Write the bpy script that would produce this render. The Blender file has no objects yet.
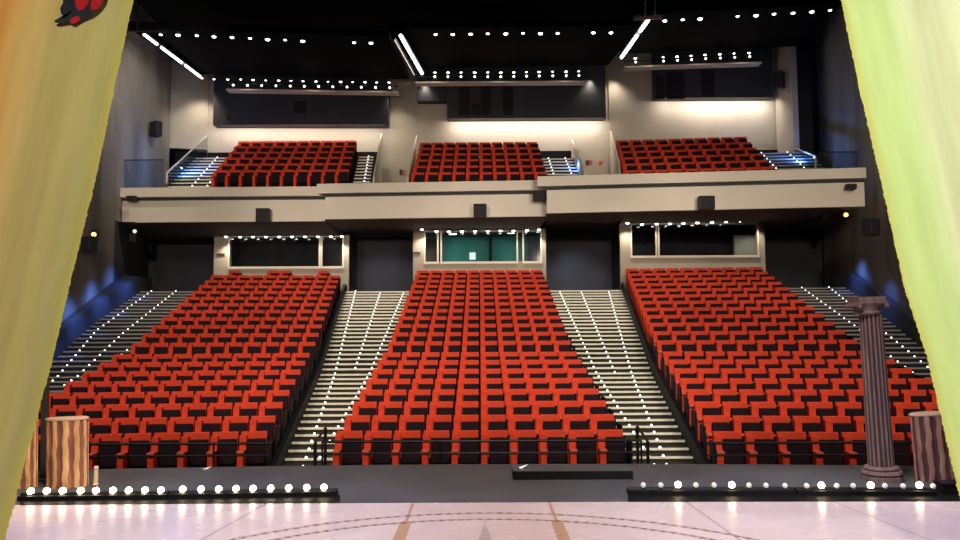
import bpy, bmesh, math, random
from mathutils import Matrix, Vector
random.seed(7)
SC = bpy.context.scene
COL = SC.collection
PI = math.pi
# ------------------------------------------------------------------ camera
F = 800.0
PITCH = math.atan(60 / F)
ROLL = -0.005
EYE = Vector((0, 0, 1.6))
CM = Matrix.Rotation(PI / 2 + PITCH, 3, 'X') @ Matrix.Rotation(ROLL, 3, 'Z')
cd = bpy.data.cameras.new('camera')
cam = bpy.data.objects.new('camera', cd)
COL.objects.link(cam)
cd.sensor_width = 36
cd.lens = F / 960 * 36
cd.clip_end = 200
cam.matrix_world = Matrix.Translation(EYE) @ CM.to_4x4()
SC.camera = cam

def P(px, py, Y):
    """world point seen at pixel (px, py) of the photograph at depth Y"""
    d = CM @ Vector(((px - 480) / F, (270 - py) / F, -1))
    return EYE + d * (Y / d.y)

def G(px, py, z):
    """world point seen at pixel (px, py) on the horizontal level z"""
    d = CM @ Vector(((px - 480) / F, (270 - py) / F, -1))
    return EYE + d * ((z - EYE.z) / d.z)

# ------------------------------------------------------------------ materials
def mat(name, base, rough=0.6, metal=0.0, var=0.0, scale=8.0, emit=None, estr=0.0, bump=0.0, stretch=(1, 1, 1), spec=0.5):
    m = bpy.data.materials.new(name)
    m.use_nodes = True
    nt = m.node_tree
    b = nt.nodes['Principled BSDF']
    b.inputs['Base Color'].default_value = (*base, 1)
    b.inputs['Roughness'].default_value = rough
    b.inputs['Metallic'].default_value = metal
    b.inputs['Specular IOR Level'].default_value = spec
    if var > 0 or bump > 0:
        tc = nt.nodes.new('ShaderNodeTexCoord')
        mp = nt.nodes.new('ShaderNodeMapping')
        mp.inputs['Scale'].default_value = stretch
        nz = nt.nodes.new('ShaderNodeTexNoise')
        nz.inputs['Scale'].default_value = scale
        nz.inputs['Detail'].default_value = 5
        nt.links.new(tc.outputs['Object'], mp.inputs['Vector'])
        nt.links.new(mp.outputs['Vector'], nz.inputs['Vector'])
        if var > 0:
            r = nt.nodes.new('ShaderNodeValToRGB')
            r.color_ramp.elements[0].position = 0.3
            r.color_ramp.elements[1].position = 0.7
            r.color_ramp.elements[0].color = (*[c * (1 - var) for c in base], 1)
            r.color_ramp.elements[1].color = (*[min(1, c * (1 + var)) for c in base], 1)
            nt.links.new(nz.outputs['Fac'], r.inputs['Fac'])
            nt.links.new(r.outputs['Color'], b.inputs['Base Color'])
        if bump > 0:
            bp = nt.nodes.new('ShaderNodeBump')
            bp.inputs['Strength'].default_value = bump
            nt.links.new(nz.outputs['Fac'], bp.inputs['Height'])
            nt.links.new(bp.outputs['Normal'], b.inputs['Normal'])
    if emit:
        b.inputs['Emission Color'].default_value = (*emit, 1)
        b.inputs['Emission Strength'].default_value = estr
    return m

def quiet(m):
    try: m.cycles.emission_sampling = 'NONE'
    except Exception: pass
    return m

M = {}
M['red'] = mat('red_upholstery', (0.70, 0.058, 0.022), 0.8, var=0.12, scale=6, bump=0.05, spec=0.2)
M['red_arm'] = mat('red_arm_upholstery', (0.68, 0.058, 0.022), 0.7, var=0.10, scale=9, spec=0.2)
M['arm_pad'] = mat('arm_pad', (0.60, 0.10, 0.06), 0.5, var=0.1, scale=12)
M['pan'] = mat('dark_seat_underside', (0.014, 0.0045, 0.008), 0.7, var=0.3, scale=5, spec=0.15)
M['seat_base'] = mat('dark_seat_base', (0.006, 0.004, 0.005), 0.8, var=0.2, spec=0.1)
M['end_panel'] = mat('dark_end_panel', (0.006, 0.0065, 0.011), 0.6, var=0.2, spec=0.2)
M['carpet'] = mat('dark_tier_carpet', (0.014, 0.011, 0.012), 0.9, var=0.3, scale=3)
M['stair'] = mat('dark_stair_carpet', (0.022, 0.018, 0.013), 0.9, var=0.3, scale=4)
M['stair_side'] = mat('side_stair_carpet', (0.012, 0.013, 0.016), 0.9, var=0.3, scale=4)
M['nosing'] = mat('pale_step_nosing', (0.95, 0.86, 0.66), 0.45, var=0.1, scale=10)
M['nosing_side'] = mat('shaded_step_nosing', (0.34, 0.31, 0.27), 0.5, var=0.1, scale=10)  # side nosings darkened in colour, as less light reaches them
M['led'] = quiet(mat('white_led', (0.9, 0.9, 0.95), 0.4, emit=(0.9, 0.95, 1.0), estr=3.0))
M['lamp'] = quiet(mat('white_lamp_lens', (0.9, 0.9, 0.85), 0.4, emit=(1.0, 0.95, 0.85), estr=9.0))
M['spotlens'] = quiet(mat('spot_lens', (0.9, 0.9, 0.85), 0.4, emit=(1.0, 0.9, 0.75), estr=4.0))
M['tube'] = quiet(mat('white_tube', (0.9, 0.9, 0.85), 0.4, emit=(1.0, 0.94, 0.82), estr=7.0))
M['thin_tube'] = quiet(mat('dim_tube', (0.8, 0.8, 0.8), 0.4, emit=(1.0, 0.92, 0.82), estr=0.7))
M['bulb_on'] = mat('lit_bulb', (1, 0.9, 0.7), 0.3, emit=(1.0, 0.78, 0.45), estr=16.0)
M['bulb_off'] = mat('frosted_bulb_faint_glow', (0.75, 0.72, 0.68), 0.25, emit=(1.0, 0.9, 0.8), estr=0.25)  # unlit bulbs get a faint added glow
M['amber'] = quiet(mat('amber_lamp', (1, 0.6, 0.2), 0.4, emit=(1.0, 0.5, 0.12), estr=4.0))
M['dimwhite'] = quiet(mat('dim_white_lamp', (1, 1, 1), 0.4, emit=(1.0, 0.85, 0.7), estr=0.9))
M['beige'] = mat('beige_plaster', (0.80, 0.72, 0.60), 0.8, var=0.05, scale=0.7, bump=0.03)
M['beige_wall'] = mat('beige_wall_plaster', (0.55, 0.50, 0.42), 0.85, var=0.08, scale=0.6, bump=0.03)
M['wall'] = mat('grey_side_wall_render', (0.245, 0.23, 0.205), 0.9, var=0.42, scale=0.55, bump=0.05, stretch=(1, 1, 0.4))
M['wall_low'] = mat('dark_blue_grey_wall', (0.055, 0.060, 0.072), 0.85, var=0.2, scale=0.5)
M['wall_dark'] = mat('navy_dark_wall', (0.040, 0.040, 0.052), 0.75, var=0.2, scale=0.6)
M['shade_box'] = mat('painted_wall_shade', (0.034, 0.036, 0.043), 0.8, var=0.15, scale=0.8)
M['black'] = mat('black_ceiling', (0.008, 0.007, 0.009), 0.9, var=0.3, scale=0.6)
M['panel'] = mat('black_ceiling_panel', (0.0045, 0.004, 0.005), 0.95, spec=0.1, var=0.2, scale=0.5)
M['soffit'] = mat('brown_soffit', (0.10, 0.082, 0.075), 0.75, var=0.15, scale=0.8)
M['frame'] = mat('pale_window_frame', (0.66, 0.60, 0.50), 0.6, var=0.05)
M['bluedoor'] = mat('dark_blue_panel', (0.015, 0.03, 0.075), 0.6, var=0.1)
M['booth_wall'] = mat('tan_booth_wall', (0.40, 0.345, 0.275), 0.85, var=0.08, scale=0.6)
M['teal'] = mat('teal_booth_wall', (0.06, 0.30, 0.28), 0.8, var=0.1, scale=1.0)
M['dark_room'] = mat('dark_booth_interior', (0.010, 0.008, 0.012), 0.9, var=0.2)
M['paper'] = mat('glowing_white_paper', (0.9, 0.92, 0.9), 0.6, emit=(0.9, 1, 0.95), estr=0.8, var=0.03)  # emission added so the sheets look bright, though no lamp
M['spk'] = mat('black_speaker_cabinet', (0.010, 0.010, 0.014), 0.6, var=0.2)
M['grille'] = mat('black_speaker_grille', (0.014, 0.014, 0.018), 0.8, var=0.3, scale=60)
M['apron'] = mat('dark_grey_stage_apron', (0.088, 0.092, 0.096), 0.55, var=0.22, scale=1.2, bump=0.02)
M['blackwood'] = mat('black_painted_wood', (0.005, 0.005, 0.006), 0.6, var=0.3, scale=5, spec=0.2)
M['darkmetal'] = mat('dark_metal', (0.02, 0.02, 0.024), 0.4, metal=0.6, var=0.1)
M['rail'] = mat('black_rail', (0.012, 0.010, 0.012), 0.4, metal=0.3, var=0.1)
M['ledge'] = mat('pale_ledge', (0.75, 0.68, 0.58), 0.6, var=0.1)
M['cream'] = mat('cream_wood', (0.75, 0.58, 0.38), 0.5, var=0.1)
M['greypost'] = mat('dark_grey_post', (0.045, 0.038, 0.036), 0.6, var=0.2)
M['signred'] = mat('red_sign', (0.55, 0.04, 0.03), 0.5, emit=(1, 0.1, 0.05), estr=0.15, var=0.05)
M['signdark'] = mat('dark_sign', (0.02, 0.03, 0.025), 0.5, var=0.1)
M['plaque'] = mat('dark_plaque', (0.03, 0.03, 0.03), 0.5, var=0.1)
M['paint_red'] = mat('crimson_paint', (0.42, 0.012, 0.025), 0.7, var=0.45, scale=5, spec=0.2)
M['paint_black'] = mat('black_paint', (0.018, 0.02, 0.034), 0.7, var=0.4, scale=6, spec=0.2)

def glass_mat(name, tint, mixf):
    m = bpy.data.materials.new(name); m.use_nodes = True
    nt = m.node_tree; nt.nodes.clear()
    o = nt.nodes.new('ShaderNodeOutputMaterial')
    t = nt.nodes.new('ShaderNodeBsdfTransparent'); t.inputs['Color'].default_value = (*tint, 1)
    g = nt.nodes.new('ShaderNodeBsdfGlossy'); g.inputs['Roughness'].default_value = 0.05
    g.inputs['Color'].default_value = (0.8, 0.85, 0.9, 1)
    mx = nt.nodes.new('ShaderNodeMixShader'); mx.inputs[0].default_value = mixf
    nt.links.new(t.outputs[0], mx.inputs[1]); nt.links.new(g.outputs[0], mx.inputs[2])
    nt.links.new(mx.outputs[0], o.inputs['Surface'])
    return m
M['glass'] = glass_mat('window_glass', (0.92, 0.96, 0.96), 0.05)
M['rail_glass'] = glass_mat('balustrade_glass', (0.80, 0.86, 0.90), 0.07)

# column plaster: fluted props with dark painted grooves come from shape; streaky paint from noise
def column_mat(name, a, b_, c_):
    m = bpy.data.materials.new(name); m.use_nodes = True
    nt = m.node_tree; b = nt.nodes['Principled BSDF']; b.inputs['Roughness'].default_value = 0.7
    tc = nt.nodes.new('ShaderNodeTexCoord'); mp = nt.nodes.new('ShaderNodeMapping')
    mp.inputs['Scale'].default_value = (14, 14, 3.2)
    nz = nt.nodes.new('ShaderNodeTexNoise'); nz.inputs['Scale'].default_value = 1.0; nz.inputs['Detail'].default_value = 6
    r = nt.nodes.new('ShaderNodeValToRGB')
    r.color_ramp.elements[0].position = 0.35; r.color_ramp.elements[0].color = (*a, 1)
    r.color_ramp.elements[1].position = 0.62; r.color_ramp.elements[1].color = (*b_, 1)
    e = r.color_ramp.elements.new(0.8); e.color = (*c_, 1)
    nt.links.new(tc.outputs['Object'], mp.inputs['Vector']); nt.links.new(mp.outputs[0], nz.inputs['Vector'])
    nt.links.new(nz.outputs['Fac'], r.inputs['Fac']); nt.links.new(r.outputs[0], b.inputs['Base Color'])
    return m
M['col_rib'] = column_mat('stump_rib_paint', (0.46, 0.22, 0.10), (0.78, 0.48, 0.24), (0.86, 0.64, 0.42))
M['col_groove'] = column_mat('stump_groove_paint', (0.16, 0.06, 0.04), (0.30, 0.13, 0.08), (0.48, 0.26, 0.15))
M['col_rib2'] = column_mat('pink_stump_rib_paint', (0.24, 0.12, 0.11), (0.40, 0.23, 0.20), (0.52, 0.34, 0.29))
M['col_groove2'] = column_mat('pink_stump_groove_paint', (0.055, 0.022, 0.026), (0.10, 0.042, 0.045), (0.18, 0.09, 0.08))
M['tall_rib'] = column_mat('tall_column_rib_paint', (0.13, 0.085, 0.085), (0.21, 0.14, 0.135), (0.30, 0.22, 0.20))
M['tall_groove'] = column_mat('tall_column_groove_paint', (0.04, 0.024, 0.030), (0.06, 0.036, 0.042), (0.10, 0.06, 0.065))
M['stump_top'] = mat('pale_stump_rim', (0.62, 0.45, 0.32), 0.7, var=0.15, scale=8)

# ------------------------------------------------------------------ geometry helpers
class MB:
    def __init__(s):
        s.bm = bmesh.new(); s.mats = []; s.cur = 0
    def use(s, m):
        if m not in s.mats: s.mats.append(m)
        s.cur = s.mats.index(m); return s
    def face(s, vs):
        try:
            f = s.bm.faces.new(vs); f.material_index = s.cur; return f
        except ValueError:
            return None
    def poly(s, pts):
        return s.face([s.bm.verts.new(Vector(p)) for p in pts])
    def hexa(s, b, t):
        """b, t: 4 bottom and 4 top points in the same order"""
        vb = [s.bm.verts.new(Vector(p)) for p in b]; vt = [s.bm.verts.new(Vector(p)) for p in t]
        s.face(vb[::-1]); s.face(vt)
        for i in range(4):
            j = (i + 1) % 4
            s.face([vb[i], vb[j], vt[j], vt[i]])
        return vb + vt
    def box(s, x0, x1, y0, y1, z0, z1, mtx=None, bev=0.0, shear=0.0, taper=1.0):
        cx = (x0 + x1) / 2; w = (x1 - x0) / 2
        b = [(x0, y0, z0), (x1, y0, z0), (x1, y1, z0), (x0, y1, z0)]
        t = [(cx - w * taper, y0 + shear, z1), (cx + w * taper, y0 + shear, z1), (cx + w * taper, y1 + shear, z1), (cx - w * taper, y1 + shear, z1)]
        vs = s.hexa(b, t)
        if bev > 0:
            es = list({e for v in vs for e in v.link_edges})
            r = bmesh.ops.bevel(s.bm, geom=es, offset=bev, segments=2, affect='EDGES', profile=0.6)
            for f in r['faces']: f.material_index = s.cur
            vs = list({v for f in r['faces'] for v in f.verts} | {v for v in vs if v.is_valid})
        if mtx is not None:
            for v in vs:
                if v.is_valid: v.co = mtx @ v.co
        return vs
    def cyl(s, a, b, r0, r1=None, n=10, caps=True):
        a = Vector(a); b = Vector(b); r1 = r0 if r1 is None else r1
        d = (b - a).normalized()
        u = d.orthogonal().normalized(); w = d.cross(u)
        ra = [s.bm.verts.new(a + (u * math.cos(2 * PI * i / n) + w * math.sin(2 * PI * i / n)) * r0) for i in range(n)]
        rb = [s.bm.verts.new(b + (u * math.cos(2 * PI * i / n) + w * math.sin(2 * PI * i / n)) * r1) for i in range(n)]
        for i in range(n):
            j = (i + 1) % n
            s.face([ra[i], ra[j], rb[j], rb[i]])
        if caps:
            s.face(ra[::-1]); s.face(rb)
    def lathe(s, prof, n=16, off=(0, 0, 0), mtx=None):
        """prof: (radius, z) pairs"""
        rings = []
        for r, z in prof:
            ring = []
            for i in range(n):
                p = Vector((r * math.cos(2 * PI * i / n), r * math.sin(2 * PI * i / n), z))
                if mtx is not None: p = mtx @ p
                ring.append(s.bm.verts.new(p + Vector(off)))
            rings.append(ring)
        for k in range(len(rings) - 1):
            for i in range(n):
                j = (i + 1) % n
                s.face([rings[k][i], rings[k][j], rings[k + 1][j], rings[k + 1][i]])
        s.face(rings[0][::-1]); s.face(rings[-1])
    def build(s, name, parent=None, m=None, smooth=False, loc=None):
        if m is not None and not s.mats: s.mats = [m]
        bmesh.ops.recalc_face_normals(s.bm, faces=s.bm.faces)
        me = bpy.data.meshes.new(name)
        s.bm.to_mesh(me); s.bm.free()
        for mm in s.mats: me.materials.append(mm)
        if smooth:
            for p in me.polygons: p.use_smooth = True
        o = bpy.data.objects.new(name, me)
        COL.objects.link(o)
        if parent is not None: o.parent = parent
        if loc is not None: o.location = loc
        return o

def tag(o, label=None, cat=None, group=None, kind=None):
    if label: o['label'] = label
    if cat: o['category'] = cat
    if group: o['group'] = group
    if kind: o['kind'] = kind
    return o

def empty(name, loc=(0, 0, 0), rz=0, scale=None):
    o = bpy.data.objects.new(name, None); COL.objects.link(o)
    o.empty_display_size = 0.1
    o.location = loc; o.rotation_euler = (0, 0, rz)
    if scale: o.scale = scale
    return o

KIDS = {}
def copy_tree(o, parent=None):
    c = o.copy(); COL.objects.link(c); c.parent = parent
    for ch in KIDS_of(o): copy_tree(ch, c)
    return c
def KIDS_of(o):
    if o.name not in KIDS: KIDS[o.name] = list(o.children)
    return KIDS[o.name]

def struct(o, label=None, cat=None):
    o['kind'] = 'structure'
    if label: o['label'] = label
    if cat: o['category'] = cat
    return o

ORD = ['front', 'second', 'third', 'fourth', 'fifth', 'sixth', 'seventh', 'eighth', 'ninth', 'tenth', 'eleventh', 'twelfth',
       'thirteenth', 'fourteenth', 'fifteenth', 'sixteenth', 'seventeenth', 'eighteenth', 'nineteenth', 'twentieth']
def nth(i): return 'first' if i == 0 else ORD[i]

# ------------------------------------------------------------------ hall layout (metres, stage floor z=0, audience towards +Y)
PHI = math.radians(5.8)
ROWS = []            # (distance behind the front row, floor level)
for k in range(8): ROWS.append((0.989 * k, -1.134 + 0.177 * k))
for j in range(12): ROWS.append((8.4 + 0.937 * j, 0.382 + 0.257 * j))
TREAD = 0.55         # tier starts this far in front of the seat backs

class Block:
    def __init__(s, name, cx, cy, rot, x0, pitch, n, skew=0.0, dz=0.0):
        s.name, s.c, s.rot, s.x0, s.pitch, s.n, s.skew = name, Vector((cx, cy, dz)), rot, x0, pitch, n, skew
        s.m = Matrix.Translation(s.c) @ Matrix.Rotation(rot, 4, 'Z')
    def at(s, x, y, z): return s.m @ Vector((x + s.skew * y, y, z))
    def seat(s, i, y, z): return s.at(s.x0 + s.pitch * (i + 0.5), y, z)
BC = Block('middle', 0.0, 14.8, 0.0, -2.65, 0.53, 10)
BL = Block('left', -3.88, 14.85, PHI, -5.14, 0.514, 10)
BR = Block('right', 4.15, 14.5, -PHI, 0.0, 0.555, 10)
BLOCKS = [BL, BC, BR]

# balcony
BROWS = [(0.92 * k, 6.96 + 0.46 * k) for k in range(6)]
UC = Block('middle', 0.0, 31.4, 0.0, -2.7, 0.54, 10)
UL = Block('left', -5.25, 31.95, math.radians(-0.6), -5.5, 0.55, 10, -0.105, 0.25)
UR = Block('right', 5.72, 31.2, -math.radians(6), 0.0, 0.58, 10)

# ------------------------------------------------------------------ theatre seats
def seat_back(mb):
    mb.box(-0.264, 0.226, -0.02, 0.055, 0.40, 0.90, bev=0.018, shear=0.045)
    mb.box(-0.268, -0.135, -0.13, 0.02, 0.56, 0.84, bev=0.014, shear=0.03)
def seat_pan(mb):
    mb.box(-0.116, 0.224, -0.165, -0.07, 0.34, 0.782, bev=0.018, shear=0.05)
def seat_arm(mb):
    mb.box(-0.266, -0.150, -0.33, 0.0, 0.03, 0.555, bev=0.012)
def seat_pad(mb):
    mb.box(-0.270, -0.135, -0.37, 0.0, 0.555, 0.60, bev=0.014)
def seat_base(mb):
    mb.box(-0.175, 0.262, -0.03, 0.05, 0.0, 0.42, bev=0.0)
    mb.box(0.222, 0.262, 0.02, 0.06, 0.42, 0.80)
def end_panel(mb, side):
    x = 0.30 if side > 0 else -0.30
    mb.box(x - 0.02, x + 0.02, -0.38, 0.10, 0.0, 0.74, bev=0.012)

PARTS = [('backrest', seat_back, 'red'), ('folded_seat', seat_pan, 'pan'), ('arm_panel', seat_arm, 'red_arm'), ('seat_base', seat_base, 'seat_base')]
proto = empty('theatre_seat')
for nm, fn, mm in PARTS:
    mb = MB().use(M[mm]); fn(mb); o = mb.build(nm, proto)
    if nm == 'arm_panel':
        mb = MB().use(M['arm_pad']); seat_pad(mb); mb.build('arm_pad', o)
panel_proto = {}
for sd in (-1, 1):
    mb = MB().use(M['end_panel']); end_panel(mb, sd)
    panel_proto[sd] = mb
panel_mesh = {}
for sd in (-1, 1):
    o = panel_proto[sd].build('end_panel'); panel_mesh[sd] = o.data
    bpy.data.objects.remove(o)

LEFT_LAST = {1, 4, 5, 8}
first = True
rest = MB()
def into(mb, fn, mm, mtx):
    mb.use(M[mm]); before = set(mb.bm.verts)
    fn(mb)
    for v in mb.bm.verts:
        if v not in before: v.co = mtx @ v.co
def bulk_seat(loc, rot, sx):
    m = Matrix.Translation(loc) @ Matrix.Rotation(rot, 4, 'Z') @ Matrix.Diagonal((sx, 1, 1, 1))
    for nm, fn, mm in PARTS: SEATS_BULK.append((nm, m))
SEATS_BULK = []
for B in BLOCKS:
    for r, (s, z) in enumerate(ROWS):
        for i in range(B.n):
            if B is BL and r == 19 and i not in LEFT_LAST: continue
            loc = B.seat(i, s, z); sx = B.pitch / 0.54
            if r < 10:
                t = proto if first else copy_tree(proto); first = False
                t.location = loc; t.rotation_euler = (0, 0, B.rot); t.scale = (sx, 1, 1)
                row = 'front row' if r == 0 else ORD[r] + ' row'
                if i == 0: pos = 'at its left end'
                elif i == B.n - 1: pos = 'at its right end'
                elif i < 5: pos = nth(i) + ' from its left end'
                else: pos = nth(B.n - 1 - i) + ' from its right end'
                tag(t, 'red folding theatre seat, %s of the %s block, %s' % (row, B.name, pos), 'seat', 'red theatre seats in the stalls')
                if i == B.n - 1 or (i == 0 and B is BR):
                    p = bpy.data.objects.new('end_panel', panel_mesh[1 if i else -1]); COL.objects.link(p); p.parent = t
            else:
                bulk_seat(loc, B.rot, sx)
for B in (UL, UC, UR):
    for r, (s, z) in enumerate(BROWS):
        for i in range(B.n): bulk_seat(B.seat(i, s, z), B.rot, B.pitch / 0.54)

def bulk_part(nm, fn, mm, parent):
    mb = MB().use(M[mm]); fn(mb); src = mb.bm
    src.verts.ensure_lookup_table()
    vs = [v.co.copy() for v in src.verts]; fs = [[v.index for v in f.verts] for f in src.faces]
    src.verts.index_update(); fs = [[v.index for v in f.verts] for f in src.faces]
    src.free()
    V, FF = [], []
    for n_, m in SEATS_BULK:
        if n_ != nm: continue
        b = len(V); V.extend([tuple(m @ v) for v in vs]); FF.extend([[b + i for i in f] for f in fs])
    me = bpy.data.meshes.new(nm); me.from_pydata(V, [], FF); me.update()
    me.materials.append(M[mm])
    bm = bmesh.new(); bm.from_mesh(me); bmesh.ops.recalc_face_normals(bm, faces=bm.faces); bm.to_mesh(me); bm.free()
    o = bpy.data.objects.new(nm, me); COL.objects.link(o); o.parent = parent; o['kind'] = 'stuff'
rt = empty('distant_theatre_seating', (0, 23.2, 0.38))
tag(rt, 'red folding seats of the rear stalls rows and the balcony', 'seats', None, 'stuff')
PARTS2 = PARTS
inv = Matrix.Translation((0, -23.2, -0.38))
SEATS_BULK = [(n_, inv @ m) for n_, m in SEATS_BULK]
for nm, fn, mm in PARTS2:
    if nm == 'arm_panel':
        def fn2(mb): seat_arm(mb); seat_pad(mb)
        bulk_part(nm, fn2, mm, rt)
    else: bulk_part(nm, fn, mm, rt)

# ------------------------------------------------------------------ tiers under the blocks
def tier(name, B, rows, xa, xb, bottom, back, m):
    """stepped slab from local x xa to xb"""
    mb = MB().use(m)
    n = len(rows)
    for r in range(n):
        y0 = rows[r][0] - TREAD; y1 = rows[r + 1][0] - TREAD if r < n - 1 else back
        z = rows[r][1]
        q = lambda y, zz: [B.at(xa, y, zz), B.at(xb, y, zz)]
        mb.poly([B.at(xa, y0, z), B.at(xb, y0, z), B.at(xb, y1, z), B.at(xa, y1, z)])
        zb = rows[r - 1][1] if r else bottom
        mb.poly([B.at(xa, y0, zb), B.at(xb, y0, zb), B.at(xb, y0, z), B.at(xa, y0, z)])
        for x in (xa, xb):
            mb.poly([B.at(x, y0, bottom - 0.5), B.at(x, y1, bottom - 0.5), B.at(x, y1, z), B.at(x, y0, z)])
    return struct(mb.build(name))
tier('stalls_tier_middle', BC, ROWS, -2.74, 2.74, -1.14, 19.6, M['carpet'])
tier('stalls_tier_left', BL, ROWS, -5.24, 0.06, -1.14, 19.9, M['carpet'])
tier('stalls_tier_right', BR, ROWS, -0.06, 5.64, -1.14, 20.0, M['carpet'])
tier('balcony_tier_middle', UC, BROWS, -2.74, 2.74, 6.5, 5.6, M['carpet'])
tier('balcony_tier_left', UL, BROWS, -5.58, 0.06, 6.5, 5.6, M['carpet'])
tier('balcony_tier_right', UR, BROWS, -0.06, 5.9, 6.5, 5.6, M['carpet'])
mb = MB().use(M['carpet'])
mb.poly([(-16, 9, -1.142), (16, 9, -1.142), (16, 16, -1.142), (-16, 16, -1.142)])
struct(mb.build('floor'))

def lerp_rows(rows, s):
    if s <= rows[0][0]: return rows[0][1]
    for a, b in zip(rows, rows[1:]):
        if s <= b[0]:
            t = (s - a[0]) / (b[0] - a[0]); return a[1] + t * (b[1] - a[1])
    return rows[-1][1]

# dark sloping side walls along the inner edges of the outer blocks
def stringer(name, B, x, w, rows, h, m, kind='stringer'):
    mb = MB().use(m)
    ss = [r[0] - TREAD for r in rows] + [rows[-1][0] + 0.45]
    for k in range(len(ss) - 1):
        za = rows[k][1]; zb = rows[min(k + 1, len(rows) - 1)][1]
        mb.hexa([B.at(x, ss[k], za - 0.6), B.at(x + w, ss[k], za - 0.6), B.at(x + w, ss[k + 1], zb - 0.6), B.at(x, ss[k + 1], zb - 0.6)],
                [B.at(x, ss[k], za + h), B.at(x + w, ss[k], za + h), B.at(x + w, ss[k + 1], zb + h), B.at(x, ss[k + 1], zb + h)])
    return struct(mb.build(name))
stringer('trim_left_aisle', BL, 0.07, 0.10, ROWS, 0.30, M['end_panel'])
stringer('trim_right_aisle', BR, -0.17, 0.10, ROWS, 0.30, M['end_panel'])

# ------------------------------------------------------------------ staircases
def half_steps(rows, per=2, last=True):
    out = []
    for a, b in zip(rows, rows[1:]):
        n = per + (1 if b[0] - a[0] > 1.2 else 0)
        for q in range(n):
            out.append((a[0] - TREAD + (b[0] - a[0]) * q / n, a[1] + (b[1] - a[1]) * q / n))
    out.append((rows[-1][0] - TREAD, rows[-1][1]))
    return out

def staircase(name, B, rows, xl, xr, top_back, mstep, mnose, lights, label, cat='stairs', nose_h=0.048, nose_d=0.045, led=0.032, per=2):
    """xl(s), xr(s): local x of both edges at distance s; lights: list of (function of s, s_min, s_max)"""
    st = half_steps(rows, per)
    root = empty(name, B.at(0, rows[0][0], rows[0][1])); struct(root, label, cat)
    inv = root.location.copy()
    A = lambda x, y, z: B.at(x, y, z) - inv
    mb = MB().use(mstep)
    for k, (s, z) in enumerate(st):
        e = st[k + 1][0] if k < len(st) - 1 else top_back
        zb = st[k - 1][1] if k else z - 0.2
        mb.hexa([A(xl(s), s, zb - 0.25), A(xr(s), s, zb - 0.25), A(xr(e), e, zb - 0.25), A(xl(e), e, zb - 0.25)],
                [A(xl(s), s, z), A(xr(s), s, z), A(xr(e), e, z), A(xl(e), e, z)])
    mb.build('steps', root)
    cnt = 0
    for k, (s, z) in enumerate(st):
        mb = MB().use(mnose); nh = nose_h * (0.72 + 0.5 * k / len(st))
        mb.hexa([A(xl(s) + .01, s - 0.012, z - nh), A(xr(s) - .01, s - 0.012, z - nh), A(xr(s) - .01, s + nose_d, z - nh), A(xl(s) + .01, s + nose_d, z - nh)],
                [A(xl(s) + .01, s - 0.012, z + 0.006), A(xr(s) - .01, s - 0.012, z + 0.006), A(xr(s) - .01, s + nose_d, z + 0.006), A(xl(s) + .01, s + nose_d, z + 0.006)])
        mb.build('step_nosing', root)
        for fx, a, b in lights:
            if a <= s <= b and cnt < 100:
                cnt += 1
                key = (name, led)
                if key not in LEDMESH:
                    l = MB().use(M['led']); l.lathe([(led * 0.5, 0), (led, led * 0.3), (led, led), (led * 0.6, led * 1.6)], 8)
                    o = l.build('step_light'); LEDMESH[key] = o.data; bpy.data.objects.remove(o)
                o = bpy.data.objects.new('step_light', LEDMESH[key]); COL.objects.link(o); o.parent = root
                x = fx(s)
                o.location = A(x, s + 0.01, z + 0.004)
    return root
LEDMESH = {}
t_ = math.tan(PHI)
# centre-left stairs live in the middle block's frame
y0L = BL.c.y - BC.c.y
inL = lambda s: BL.c.x - (s - y0L) * t_ + 0.16
inR = lambda s: BR.c.x + (s - (BR.c.y - BC.c.y)) * t_ - 0.16
staircase('staircase_middle_left', BC, ROWS, inL, lambda s: -2.78, 20.9, M['stair'], M['nosing'],
          [(lambda s: inL(s) + 0.42, -1, 30), (lambda s: (inL(s) - 2.95) / 2 + 0.16, 8.0, 30), (lambda s: -3.12, -1, 30)],
          'pale edged stairs with dotted lights left of the middle block of seats', led=0.024)
staircase('staircase_middle_right', BC, ROWS, lambda s: 2.78, inR, 20.9, M['stair'], M['nosing'],
          [(lambda s: 3.25, -1, 30), (lambda s: 3.85 + .035 * (s - 10), 7.5, 30), (lambda s: inR(s) - 0.58, -1, 30)],
          'pale edged stairs with dotted lights right of the middle block of seats', led=0.024)
# side stairs in the outer blocks' frames; the outer edge follows the side wall
WL = lambda Y: -13.83 - (Y - 29.4) * 0.19       # side wall faces
WR = lambda Y: 14.45 + (Y - 30.0) * 0.19
def wl_local(s):
    # local x (block frame) where the left wall meets distance s
    x = -8.5
    for _ in range(6):
        p = BL.at(x, s, 0); x += WL(p.y) - p.x
    return x + 0.02
def wr_local(s):
    x = 9.0
    for _ in range(6):
        p = BR.at(x, s, 0); x += WR(p.y) - p.x
    return x - 0.02
def edge_l(s): return max(wl_local(s), -7.0 - 0.10 * min(max(s - 3, 0), 10) - 0.0 * s)
def edge_r(s): return min(wr_local(s), 7.5 + 0.09 * min(max(s - 5, 0), 12))
staircase('staircase_left_side', BL, ROWS, edge_l, lambda s: -5.26, 21.2, M['stair_side'], M['nosing_side'],
          [(lambda s: -7.55 if s > 12.4 else -7.55 + (12.4 - s) * .145, 5.5, 30), (lambda s: -6.6 if s > 12 else -6.6 + (12 - s) * .055, 6.5, 30), (lambda s: -5.85, 9.0, 10.3)],
          'dark side stairs with dotted lights beside the left wall', led=0.024, nose_h=0.04, nose_d=0.06)
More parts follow.
